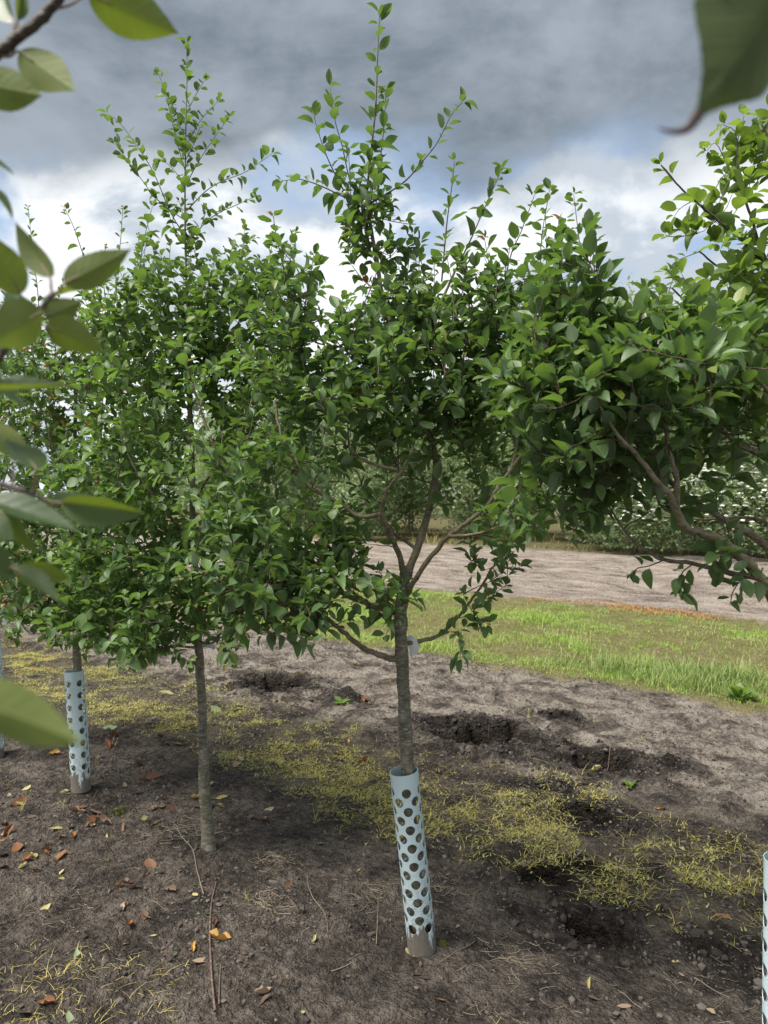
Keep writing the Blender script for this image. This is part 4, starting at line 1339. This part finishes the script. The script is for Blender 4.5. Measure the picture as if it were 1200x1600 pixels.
# tufts: blades gather in little plants
cx_, cy_, cu_, cv_ = scatter(28000, -9, 3.5, 2.5, 4.2, band)
rep = rs.randint(3, 9, len(cx_))
x = np.repeat(cx_, rep) + rs.normal(0, .013, rep.sum())
y = np.repeat(cy_, rep) + rs.normal(0, .013, rep.sum())
blades("weed_grass", 'weed', x, y, rs.gamma(3, .0075, len(x)) + .006, rs.uniform(.0006, .0014, len(x)), rs.uniform(.7, 2.6, len(x)), label="thin yellowing grass seedlings in a strip along the row", cat="grass")
lx_, ly_, _, _ = scatter(90000, -9, 3.5, 2.5, 4.2, band)
blades("seedling_leaves", 'weed_leaf', lx_, ly_, rs.uniform(.006, .018, len(lx_)), rs.uniform(.0022, .0048, len(lx_)), rs.uniform(.8, 2.4, len(lx_)), segs=2, zoff=.008, label="tiny pale round seedling leaves among the yellow grass", cat="weeds")
# sparse ones elsewhere on the near soil
sx, sy, _, _ = scatter(1500, -6, 3, .9, 6.1, lambda u, v: sstep(fbm(u * 1.6, v * 1.6, 61, 3), .18, .5) * .8)
rep = rs.randint(3, 8, len(sx))
x = np.repeat(sx, rep) + rs.normal(0, .016, rep.sum())
y = np.repeat(sy, rep) + rs.normal(0, .016, rep.sum())
blades("weed_grass", 'weed', x, y, rs.gamma(4, .008, len(x)) + .006, np.full(len(x), .0011), rs.uniform(.3, 1.6, len(x)), label="sparse yellow-green grass wisps on the bare soil", cat="grass")
gx, gy = ground_xy(70, 1560)
x = gx + rs.normal(0, .20, 26)[rs.randint(26, size=460)] + rs.normal(0, .03, 460)
y = gy + rs.normal(0, .12, 26)[rs.randint(26, size=460)] + rs.normal(0, .03, 460)
blades("weed_grass", 'weed', x, y, rs.gamma(3, .005, 460) + .004, np.full(460, .0009), rs.uniform(.8, 2.6, 460), label="patch of yellow grass wisps by the rusty leaves on near soil", cat="grass")

# turf strip
def turf_d(u, v):
    e = .22 * fbm(u * 1.4, v * 1.4, 33, 3)
    return sstep(v + e, 6.15, 6.45) * (1 - sstep(v + 2 * e, 10.0, 10.7)) * (.10 + .90 * sstep(fbm(u * 1.1, v * 1.7, 44, 3) + .5 * fbm(u * 5, v * 5, 47, 2), -.2, .35))


x, y, u, v = scatter(280000, -9, 5, 6.0, 10.9, turf_d)
blades("grass", 'grass', x, y, (rs.gamma(3, .013, len(x)) + .010) * (.6 + .9 * sstep(fbm(u * 1.8, v * 2.2, 45, 3), -.1, .5)), rs.uniform(.0018, .0034, len(x)), rs.uniform(.3, 1.5, len(x)), segs=2, label="short patchy green grass strip between soil and ploughed field", cat="grass")
def clump_d(cx, cy, a, b2):
    def f(u, v):
        cu = cx * EU[0] + cy * EU[1]
        cv = cx * EV[0] + cy * EV[1]
        r = ((u - cu) / a) ** 2 + ((v - cv) / b2) ** 2 + 1.2 * fbm(u * 2.2, v * 2.2, 71, 2)
        return (1 - sstep(r, .1, 1.3)) ** 1.5
    return f
gx, gy = ground_xy(1075, 1062)
x, y, u, v = scatter(60000, -5, 3, 6.1, 8.8, clump_d(gx, gy, 1.35, .55))
cl = clump_d(gx, gy, 1.35, .55)(u, v)
blades("tall_grass", 'grass_tall', x, y, (rs.gamma(4, .028, len(x)) + .01) * (.2 + .8 * cl), rs.uniform(.002, .0042, len(x)), rs.uniform(.2, 1.2, len(x)), segs=3, label="lush taller grass clump at the edge of the grass strip", cat="grass")
# reddish dry weeds along the far edge of the turf, golden growth under the far trees
x, y, u, v = scatter(60000, -10, 8, 10.2, 11.6, lambda u, v: sstep(fbm(u * .9, v * 1.6, 81, 3), -.05, .3) * (1 - sstep(np.abs(v - 10.75 + .3 * fbm(u, v * 0, 6, 2)), .15, .5)))
blades("dry_weeds", 'rust_weed', x, y, rs.uniform(.02, .07, len(x)), rs.uniform(.003, .006, len(x)), rs.uniform(.5, 1.6, len(x)), segs=2, label="rust-coloured dry weeds along the ploughed field's edge", cat="weeds")
x, y, u, v = scatter(26000, -12, 10, 13.0, 16.5, lambda u, v: sstep(fbm(u * .45, v * 1.1, 85, 3), .15, .45))
blades("dry_weeds", 'gold_weed', x, y, rs.uniform(.02, .06, len(x)), rs.uniform(.003, .006, len(x)), rs.uniform(.5, 1.6, len(x)), segs=2, label="faded golden weeds scattered over the ploughed field", cat="weeds")
x, y, u, v = scatter(26000, -34, 16, 21.4, 33, lambda u, v: .25 + .75 * sstep(fbm(u * .5, v * .5, 87, 2), -.2, .3))
blades("undergrowth", 'gold_weed', x, y, (rs.gamma(3, .06, len(x)) + .03) * (.25 + 1.5 * sstep(fbm(u * .7, v * .7, 88, 3), -.2, .5)), rs.uniform(.010, .025, len(x)), rs.uniform(.2, .9, len(x)), segs=2, label="golden undergrowth at the foot of the far tree rows", cat="weeds")

# clods thrown up round the holes
cl_x, cl_y = [], []
for cx, cy, a, b2, dpt in PITS:
    k = int(1100 * a * (a > .13) + 25)
    t_, q = rs.uniform(0, 6.28, k), rs.uniform(.2, 1.9, k)
    cl_x.append(cx + np.cos(t_) * q * a * EU[0] + np.sin(t_) * q * b2 * EV[0])
    cl_y.append(cy + np.cos(t_) * q * a * EU[1] + np.sin(t_) * q * b2 * EV[1])
clx, cly = np.concatenate(cl_x), np.concatenate(cl_y)

# soil crumbs
x, y, u, v = scatter(105000, -6, 4, .9, 6.3, lambda u, v: .25 + .75 * sstep(fbm(u * 2, v * 2, 99, 3), -.1, .4))
n = len(x)
ico = np.array([[0, 0, 1], [.89, 0, .45], [.28, .85, .45], [-.72, .53, .45], [-.72, -.53, .45], [.28, -.85, .45], [.72, .53, -.45], [-.28, .85, -.45], [-.89, 0, -.45], [-.28, -.85, -.45], [.72, -.53, -.45], [0, 0, -1]])
icf = np.array([[0, 1, 2], [0, 2, 3], [0, 3, 4], [0, 4, 5], [0, 5, 1], [1, 6, 2], [2, 7, 3], [3, 8, 4], [4, 9, 5], [5, 10, 1], [6, 7, 2], [7, 8, 3], [8, 9, 4], [9, 10, 5], [10, 6, 1]])
sz = np.clip(rs.lognormal(-5.75, .55, n), .0015, .016)
V = ico[None] * (1 + rs.uniform(-.45, .45, (n, 12, 1))) * (sz[:, None] * rs.uniform(.7, 1.3, (n, 3)))[:, None, :]
V = V + np.stack([x, y, G(x, y) + sz * .25], 1)[:, None, :]
obj("soil_crumbs", mesh_from("soil_crumbs", V.reshape(-1, 3), [(icf[None] + np.arange(n)[:, None, None] * 12).reshape(-1, 3)], M['soil_lump'], smooth=False, attrs={'rnd': np.repeat(rs.rand(n), 12)}), kind="stuff", label="loose crumbs of dark soil scattered over the ground", cat="soil")


x, y, n = clx, cly, len(clx)
sz = np.clip(rs.lognormal(-4.9, .5, n), .003, .024)
V = ico[None] * (1 + rs.uniform(-.5, .5, (n, 12, 1))) * (sz[:, None] * rs.uniform(.6, 1.4, (n, 3)))[:, None, :]
V = V + np.stack([x, y, G(x, y) + sz * .1], 1)[:, None, :]
M['clod'] = plain("clod", (0.022, 0.018, 0.016), (0.065, 0.054, 0.046), 0.95, 40.0, bump=0.6)
obj("soil_clods", mesh_from("soil_clods", V.reshape(-1, 3), [(icf[None] + np.arange(n)[:, None, None] * 12).reshape(-1, 3)], M['clod'], smooth=False, attrs={'rnd': np.repeat(rs.rand(n), 12)}), kind="stuff", label="dark clods thrown up round the dug holes", cat="soil")


def strips(name, x, y, L, r, label, mat='straw'):
    """lying straws: thin three-sided bent sticks following the ground"""
    n = len(x)
    az = rs.uniform(0, math.pi, n)
    bend = rs.normal(0, .35, n)
    pts = []
    for t in (-.5, -.17, .17, .5):
        a = az + bend * t
        xx, yy = x + np.cos(a) * L * t, y + np.sin(a) * L * t
        pts.append(np.stack([xx, yy, G(xx, yy) + r * 1.2 + rs.uniform(0, .006, n) * (1 if abs(t) > .3 else .5)], 1))
    nx, ny = -np.sin(az), np.cos(az)
    V = []
    for p_ in pts:
        V += [p_ + np.stack([nx * r, ny * r, np.zeros(n)], 1), p_ - np.stack([nx * r, ny * r, np.zeros(n)], 1), p_ + np.stack([np.zeros(n), np.zeros(n), r * 1.4], 1)]
    V = np.stack(V, 1)
    Q = []
    for k in range(3):
        for j in range(3):
            j2 = (j + 1) % 3
            Q.append([3 * k + j, 3 * k + j2, 3 * k + 3 + j2, 3 * k + 3 + j])
    me = mesh_from(name, V.reshape(-1, 3), [(np.array(Q)[None] + np.arange(n)[:, None, None] * 12).reshape(-1, 4)], M[mat], attrs={'rnd': np.repeat(rs.rand(n), 12)})
    return obj(name, me, kind="stuff", label=label, cat="litter")


x, y, u, v = scatter(26000, -6, 4, .9, 6.2, lambda u, v: .10 + .9 * sstep(fbm(u * 1.8, v * 1.8, 121, 3), .0, .5) * (1 - .6 * sstep(v, 3, 4)))
strips("straw_litter", x, y, rs.gamma(2.2, .011, len(x)) + .008, rs.uniform(.0004, .0010, len(x)), "fine straw and rootlets strewn over the soil")
hx, hy = [], []
for a, b2, k, sp_ in [(430, 1352, 120, .05), (800, 1505, 90, .07), (700, 1395, 40, .05), (270, 1310, 90, .10), (590, 1400, 60, .05), (420, 1420, 70, .05)]:
    g = ground_xy(a, b2)
    hx.append(g[0] + rs.normal(0, sp_, k)); hy.append(g[1] + rs.normal(0, sp_, k))
hx, hy = np.concatenate(hx), np.concatenate(hy)
strips("straw_litter", hx, hy, rs.uniform(.02, .07, len(hx)), rs.uniform(.0005, .0012, len(hx)), "pale tufts of dead straw lying near the guards")

# fallen leaves, each its own thing
FALL = {}


def fallen_mesh(mat, var):
    if (mat, var) not in FALL:
        r2 = np.random.RandomState(var + 5)
        t = np.linspace(0, 1, 8)
        prof = np.sin(np.pi * t ** .85) ** .8 * .27
        V = []
        for k in range(8):
            bend = .12 * math.sin(t[k] * 3 + var)
            for a in (-1, -.5, 0, .5, 1):
                z = (.25 + .55 * r2.rand() * abs(a)) * abs(a) * prof[k] * [.6, 1.6, .3, 2.2][var] + [.10, .28, .05, .36][var] * (t[k] - .5) ** 2 * 2
                V.append((a * prof[k] * [1, .75, 1.1, .55][var] + bend, t[k] - .5, z))
        idx = np.arange(40).reshape(8, 5)
        q = np.stack([idx[:-1, :-1], idx[:-1, 1:], idx[1:, 1:], idx[1:, :-1]], -1).reshape(-1, 4)
        V = np.array(V)
        st = np.array([(-.012 + .12 * math.sin(var), -.5, .05), (.012 + .12 * math.sin(var), -.5, .05), (.02 + .12 * math.sin(var), -.78, .12), (0 + .12 * math.sin(var), -.78, .12)])
        FALL[(mat, var)] = mesh_from("fallen_leaf", np.vstack([V, st]), [np.vstack([q, [[40, 41, 42, 43]]])], M[mat])
    return FALL[(mat, var)]


FALL_KIND = {
    'leaf_rust': ("curled rust-red fallen leaf lying on the dark soil", "rust-red fallen leaves on the soil"),
    'leaf_brown': ("dull brown shrivelled fallen leaf lying on the soil", "brown fallen leaves on the soil"),
    'leaf_tan': ("flat tan dried fallen leaf on the dark soil", "tan fallen leaves on the soil"),
    'leaf_gold': ("golden orange curled fallen leaf on the soil", "golden fallen leaves on the soil"),
    'leaf_yellow': ("small yellow fallen leaf on the soil", "yellow fallen leaves on the soil"),
    'leaf_palegreen': ("pale green fallen leaf lying on the soil", "pale green fallen leaves on the soil"),
}


def fallen(px, py, mat, L, var=None, az=None):
    x, y = ground_xy(px, py)
    var = rs.randint(4) if var is None else var
    lab, grp = FALL_KIND[mat]
    o = obj("fallen_leaf", fallen_mesh(mat, var), None, (x, y, float(G(x, y)) + .004), label=lab, cat="leaf", group=grp)
    o.scale = (L * rs.uniform(.8, 1.15), L, L)
    o.rotation_euler = (rs.normal(0, .38), rs.normal(0, .38), rs.uniform(0, 6.28) if az is None else az)


for px, py, mat, L, var in [
    (92, 1340, 'leaf_rust', .075, 2), (75, 1332, 'leaf_rust', .07, 1), (24, 1328, 'leaf_rust', .08, 0), (12, 1300, 'leaf_rust', .09, 3), (8, 1290, 'leaf_brown', .08, 1),
    (200, 1450, 'leaf_rust', .065, 1), (342, 1470, 'leaf_gold', .085, 3), (303, 1482, 'leaf_gold', .05, 3), (314, 1505, 'leaf_tan', .06, 2), (336, 1455, 'leaf_rust', .05, 3),
    (72, 1580, 'leaf_rust', .06, 1), (40, 1590, 'leaf_brown', .07, 2), (412, 1550, 'leaf_tan', .07, 1), (415, 1562, 'leaf_brown', .05, 0), (150, 1272, 'leaf_brown', .11, 0),
    (160, 1290, 'leaf_brown', .1, 3), (120, 1275, 'leaf_brown', .09, 1), (322, 1378, 'leaf_brown', .05, 1), (240, 1220, 'leaf_rust', .10, 2), (180, 1150, 'leaf_rust', .12, 1),
    (170, 1170, 'leaf_rust', .11, 3), (30, 1258, 'leaf_rust', .09, 0), (285, 1245, 'leaf_gold', .07, 0), (305, 1252, 'leaf_gold', .06, 1), (85, 1180, 'leaf_gold', .07, 1), (215, 1198, 'leaf_brown', .09, 1),
    (450, 1390, 'leaf_rust', .05, 0), (408, 1285, 'leaf_brown', .07, 1), (420, 1265, 'leaf_tan', .06, 0), (570, 1190, 'leaf_rust', .08, 3), (545, 1160, 'leaf_gold', .05, 1), (448, 1107, 'leaf_tan', .10, 3),
    (570, 1095, 'leaf_rust', .09, 1), (785, 1192, 'leaf_rust', .06, 1), (1025, 1262, 'leaf_gold', .06, 0), (1035, 1265, 'leaf_rust', .05, 1), (1130, 1435, 'leaf_rust', .06, 2), (975, 1582, 'leaf_tan', .05, 2),
    (1110, 1590, 'leaf_tan', .03, 0), (690, 1568, 'leaf_rust', .03, 0), (715, 1455, 'leaf_tan', .025, 1), (55, 1050, 'leaf_gold', .10, 0), (80, 1090, 'leaf_tan', .09, 0), (470, 1060, 'leaf_rust', .06, 1),
    (70, 1417, 'leaf_yellow', .05, 0), (36, 1355, 'leaf_yellow', .045, 1), (95, 1362, 'leaf_yellow', .035, 2), (227, 1282, 'leaf_yellow', .055, 2), (142, 1293, 'leaf_yellow', .055, 0), (243, 1290, 'leaf_yellow', .045, 1),
    (260, 1085, 'leaf_yellow', .13, 0), (277, 1164, 'leaf_yellow', .09, 0), (172, 1140, 'leaf_palegreen', .10, 0), (338, 1110, 'leaf_palegreen', .11, 2), (385, 1130, 'leaf_yellow', .07, 0), (360, 1108, 'leaf_yellow', .06, 1),
    (535, 1179, 'leaf_gold', .10, 2), (500, 1325, 'leaf_palegreen', .045, 2), (322, 1440, 'leaf_palegreen', .05, 1), (305, 1407, 'leaf_yellow', .03, 2), (272, 1495, 'leaf_palegreen', .03, 1), (196, 1477, 'leaf_yellow', .028, 0),
    (118, 1504, 'leaf_palegreen', .05, 0), (240, 1466, 'leaf_yellow', .025, 0), (110, 1595, 'leaf_palegreen', .045, 2), (472, 1580, 'leaf_yellow', .03, 0), (345, 1268, 'leaf_yellow', .045, 1), (560, 1368, 'leaf_yellow', .02, 1),
    (930, 1215, 'leaf_yellow', .085, 1), (170, 1349, 'leaf_yellow', .04, 1), (96, 1372, 'leaf_yellow', .03, 0), (40, 1236, 'leaf_yellow', .07, 0), (100, 1250, 'leaf_yellow', .05, 1), (215, 1245, 'leaf_brown', .07, 0),
    (375, 1186, 'leaf_yellow', .06, 0), (370, 1195, 'leaf_tan', .06, 0), (1065, 1520, 'leaf_tan', .02, 0)]:
    fallen(px, py, mat, L, var)
drift = [(170, 1160), (60, 1270), (20, 1320), (230, 1220), (150, 1290), (90, 1340), (300, 1250), (210, 1400)]
for k in range(60):
    c_ = drift[rs.randint(8)]
    px, py = max(2, c_[0] + rs.normal(0, 45)), min(1590, c_[1] + rs.normal(0, 22))
    fallen(px, py, ['leaf_rust', 'leaf_brown', 'leaf_brown', 'leaf_yellow', 'leaf_tan', 'leaf_rust'][rs.randint(6)], rs.uniform(.03, .075))
for k in range(34):
    fallen(rs.uniform(380, 1190), rs.uniform(1100, 1590), ['leaf_brown', 'leaf_tan', 'leaf_yellow', 'leaf_brown'][rs.randint(4)], rs.uniform(.018, .045))


def lying_twig(pix, r0, r1, label, mat='twig'):
    pts = []
    for a, b2 in pix:
        x, y = ground_xy(a, b2)
        pts.append((x, y))
    path = smooth_path(np.array([(x, y, 0) for x, y in pts]), max(12, len(pts) * 6))
    path[:, 2] = G(path[:, 0], path[:, 1])
    path[:, 2] = np.maximum(path[:, 2], .6 * path[:, 2] + .4 * path[:, 2].max()) + r0 * .5
    tb = Tubes()
    tb.add(path, np.linspace(r0, r1, len(path)), 6, .1, rs)
    loc = path[0]
    obj("fallen_twig", tb.mesh("fallen_twig", M[mat], loc), None, loc, label=label, cat="twig", group="twigs lying on the soil")


lying_twig([(336, 1584), (330, 1520), (328, 1460), (332, 1410), (338, 1386)], .0042, .0022, "long reddish straight twig on the soil below the bare-stemmed tree")
lying_twig([(342, 1570), (343, 1540), (345, 1512)], .003, .0016, "short twig beside the long reddish twig")
lying_twig([(318, 1408), (308, 1370), (300, 1340), (284, 1318), (272, 1300)], .0024, .0012, "thin bent twig leading to the bare-stemmed tree's foot", 'straw')
lying_twig([(480, 1378), (484, 1400), (500, 1425), (510, 1445), (512, 1462)], .0022, .0012, "pale crooked straw twig on bare soil", 'straw')
lying_twig([(588, 1478), (590, 1440), (591, 1416)], .0018, .0010, "thin straight pale straw twig left of the full blue guard", 'straw')
lying_twig([(688, 1514), (712, 1497), (742, 1476)], .0024, .0014, "pale twig leaning from the foot of the full blue guard", 'straw')
lying_twig([(518, 1522), (540, 1514), (556, 1508)], .002, .001, "short pale twig near the full blue guard", 'straw')
lying_twig([(1085, 1528), (1110, 1545), (1140, 1562)], .002, .001, "thin grey twig on the dark soil beyond the rutted hollows", 'straw')
lying_twig([(260, 1306), (290, 1300), (316, 1296), (345, 1300)], .0018, .001, "pale stalk lying against the bare-stemmed tree's foot", 'straw')
lying_twig([(936, 1190), (950, 1184), (968, 1174)], .004, .002, "root end sticking out of the dug hollow")

# small green plants and moss
def rosette(px, py, L, k, mat, name, label, cat="plant", up=.5):
    x, y = ground_xy(px, py)
    root = empty(name, (x, y, float(G(x, y))), label=label, cat=cat)
    for i in range(k):
        a = i * 2.4 + rs.uniform(-.2, .2)
        o = bpy.data.objects.new("leaf", leaf_mesh('plum', i % 3, mat))
        o.matrix_local = Matrix.Rotation(a, 4, 'Z') @ Matrix.Rotation(up * rs.uniform(.4, 1.3), 4, 'X') @ Matrix.Scale(L * rs.uniform(.6, 1.1), 4)
        COL.objects.link(o)
        o.parent = root


rosette(533, 1106, .085, 9, 'leaf_bright', "weed_plant", "small bright green leafy weed on bare soil")
rosette(1155, 1092, .17, 13, 'leaf_bright', "weed_plant", "broad-leaved green weed at the grass strip's edge", up=.9)
rosette(1215, 1085, .16, 11, 'leaf_alder', "weed_plant", "broad-leaved weed in front of the lush tall grass clump", up=.9)
rosette(985, 1232, .06, 7, 'leaf_bright', "weed_plant", "small spiky green seedling in the dark furrow", up=.9)
for px, py, r, lab in [(692, 1490, .022, "small cushion of moss at the full blue guard's foot"), (185, 1272, .045, "dull green moss cushion between the guard and the bare stem"), (325, 1340, .02, "tiny moss cushion at the bare stem's foot")]:
    x, y = ground_xy(px, py)
    n = 260
    a, q = rs.uniform(0, 6.28, n), np.sqrt(rs.rand(n))
    X, Y = x + np.cos(a) * q * r, y + np.sin(a) * q * r
    o = blades("moss_cushion", 'moss', X, Y, (1 - q * q * .7) * r * .7 * rs.uniform(.7, 1.2, n), np.full(n, r * .05), rs.uniform(.2, .9, n), kind="stuff", label=lab, cat="moss")

# ------------------------------------------------------------------ far nursery rows
def crown_mesh(seed, h, wd, mat, n=8500, lo=.06, sz=(.09, .19)):
    r2 = np.random.RandomState(seed)
    # clumps along random limbs
    k = 70
    cz = lo * h + (h - lo * h) * r2.beta(1.6, 1.5, k)
    rad = wd * np.clip(1.25 * np.sin(np.pi * np.clip((cz / h - lo * .5) / (1.03 - lo * .5), 0, 1)) ** .8, .15, 1)
    a = r2.uniform(0, 6.28, k)
    rr = rad * np.sqrt(r2.uniform(.05, 1, k))
    C = np.stack([np.cos(a) * rr, np.sin(a) * rr, cz], 1)
    which = r2.randint(k, size=n)
    p_ = C[which] + r2.normal(0, 1, (n, 3)) * np.array([.30, .30, .26]) * (wd / 1.3)
    p_[:, 2] = np.clip(p_[:, 2], .25, h * 1.05)
    d_ = unit(r2.normal(0, 1, (n, 3)) + [0, 0, -.25])
    nn = r2.normal(0, .7, (n, 3)) + [0, 0, 1.0]
    nn = unit(nn - d_ * np.sum(nn * d_, 1, keepdims=True))
    x_ = np.cross(d_, nn)
    s = r2.uniform(*sz, n)[:, None]
    V = np.stack([p_, p_ + d_ * s * .5 + x_ * s * .34 + nn * s * .06, p_ + d_ * s, p_ + d_ * s * .5 - x_ * s * .34 + nn * s * .06], 1)
    Q = np.arange(n * 4).reshape(n, 4)
    uv = np.tile(np.array([[.5, 0], [1, .5], [.5, 1], [0, .5]]), (n, 1))
    return mesh_from("crown", V.reshape(-1, 3), [Q], M[mat], smooth=False, uv=uv, attrs={'rnd': np.repeat(r2.rand(n), 4)}), C


FAR = []
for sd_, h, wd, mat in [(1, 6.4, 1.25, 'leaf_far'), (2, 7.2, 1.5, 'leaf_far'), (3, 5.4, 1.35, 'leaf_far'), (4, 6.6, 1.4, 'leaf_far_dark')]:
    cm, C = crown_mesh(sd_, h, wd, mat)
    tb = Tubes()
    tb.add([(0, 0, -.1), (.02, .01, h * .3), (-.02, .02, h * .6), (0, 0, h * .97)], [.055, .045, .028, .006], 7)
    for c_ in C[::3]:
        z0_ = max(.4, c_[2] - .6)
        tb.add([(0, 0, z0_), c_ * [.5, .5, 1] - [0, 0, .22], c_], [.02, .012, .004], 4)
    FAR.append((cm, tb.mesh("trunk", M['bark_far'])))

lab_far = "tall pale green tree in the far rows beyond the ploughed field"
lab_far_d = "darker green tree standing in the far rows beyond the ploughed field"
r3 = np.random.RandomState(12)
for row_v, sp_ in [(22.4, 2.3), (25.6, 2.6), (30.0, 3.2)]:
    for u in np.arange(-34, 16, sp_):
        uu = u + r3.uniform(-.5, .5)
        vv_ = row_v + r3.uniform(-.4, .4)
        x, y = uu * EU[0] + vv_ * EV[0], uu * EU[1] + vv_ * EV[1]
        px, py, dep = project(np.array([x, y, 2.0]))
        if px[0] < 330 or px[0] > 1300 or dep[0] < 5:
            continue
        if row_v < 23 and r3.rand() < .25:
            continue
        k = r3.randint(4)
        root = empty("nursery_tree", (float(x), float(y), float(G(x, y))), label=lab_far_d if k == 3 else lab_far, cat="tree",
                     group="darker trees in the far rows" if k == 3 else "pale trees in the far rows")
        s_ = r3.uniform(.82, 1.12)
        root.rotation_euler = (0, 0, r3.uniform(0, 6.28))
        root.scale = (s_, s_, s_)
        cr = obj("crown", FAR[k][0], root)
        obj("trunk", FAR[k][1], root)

# white flowering shrubs in front of them, at the right
for k, (px, d_, wdt) in enumerate([(985, 21.2, .9), (1065, 20.3, 1.1), (1140, 19.6, 1.2), (1215, 18.9, 1.1)]):
    q = P(px, 800, d_)
    root = empty("flowering_shrub", (q[0], q[1], float(G(q[0], q[1]))), label="white blossoming shrub below the far pale trees", cat="shrub", group="white flowering shrubs in front of the far rows")
    root.scale = (1.15, 1.15, 1.18)
    r2 = np.random.RandomState(300 + k)
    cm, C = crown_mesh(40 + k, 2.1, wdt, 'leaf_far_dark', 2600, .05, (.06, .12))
    obj("foliage", cm, root, kind="stuff")
    n = 330
    a = r2.uniform(0, 6.28, n)
    el = r2.uniform(-.2, 1.2, n)
    p_ = np.stack([np.cos(a) * np.cos(el) * wdt * 1.02, np.sin(a) * np.cos(el) * wdt * 1.02, 1.05 + np.sin(el) * 1.0], 1) + r2.normal(0, .12, (n, 3))
    s = r2.uniform(.03, .07, n)
    th = np.arange(6) * math.pi / 3
    ring = np.stack([np.cos(th), np.sin(th), np.zeros(6)], 1)
    V = np.concatenate([p_[:, None, :] + ring[None] * s[:, None, None], p_[:, None, :] + np.array([0, 0, .45]) * s[:, None, None]], 1)
    V[:, :6] += r2.normal(0, .012, (n, 6, 3))
    T = np.array([[i, (i + 1) % 6, 6] for i in range(6)])
    obj("blossoms", mesh_from("blossoms", V.reshape(-1, 3), [(T[None] + np.arange(n)[:, None, None] * 7).reshape(-1, 3)], M['blossom'], smooth=False), root, kind="stuff")
    tb = Tubes()
    for j in range(7):
        aa = r2.uniform(0, 6.28)
        tb.add([(0, 0, -.05), (math.cos(aa) * .25, math.sin(aa) * .25, .7), (math.cos(aa) * .6 * wdt, math.sin(aa) * .6 * wdt, 1.7)], [.02, .015, .006], 5)
    obj("stems", tb.mesh("stems", M['bark_far']), root, kind="stuff")

# far wood closing the view
r2 = np.random.RandomState(9)
n = 42000
uu = r2.uniform(-90, 60, n)
vv_ = r2.uniform(48, 62, n)
top = 7.5 + 3.5 * fbm(uu * .16, vv_ * .05, 7, 3) * 2
zz_ = top * r2.uniform(0, 1, n) ** .8
p_ = np.stack([uu * EU[0] + vv_ * EV[0], uu * EU[1] + vv_ * EV[1], zz_], 1)
d_ = unit(r2.normal(0, 1, (n, 3)))
nn = unit(np.cross(d_, r2.normal(0, 1, (n, 3))))
x_ = np.cross(d_, nn)
s = r2.uniform(.25, .7, n)[:, None]
V = np.stack([p_, p_ + d_ * s * .5 + x_ * s * .36, p_ + d_ * s, p_ + d_ * s * .5 - x_ * s * .36 + nn * s * .1], 1)
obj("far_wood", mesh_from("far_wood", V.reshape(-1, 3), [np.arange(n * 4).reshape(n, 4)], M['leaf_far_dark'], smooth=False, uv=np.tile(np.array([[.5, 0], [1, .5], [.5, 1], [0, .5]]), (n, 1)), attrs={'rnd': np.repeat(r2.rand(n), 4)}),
    kind="stuff", label="distant green wood closing the view behind the tree rows", cat="wood")
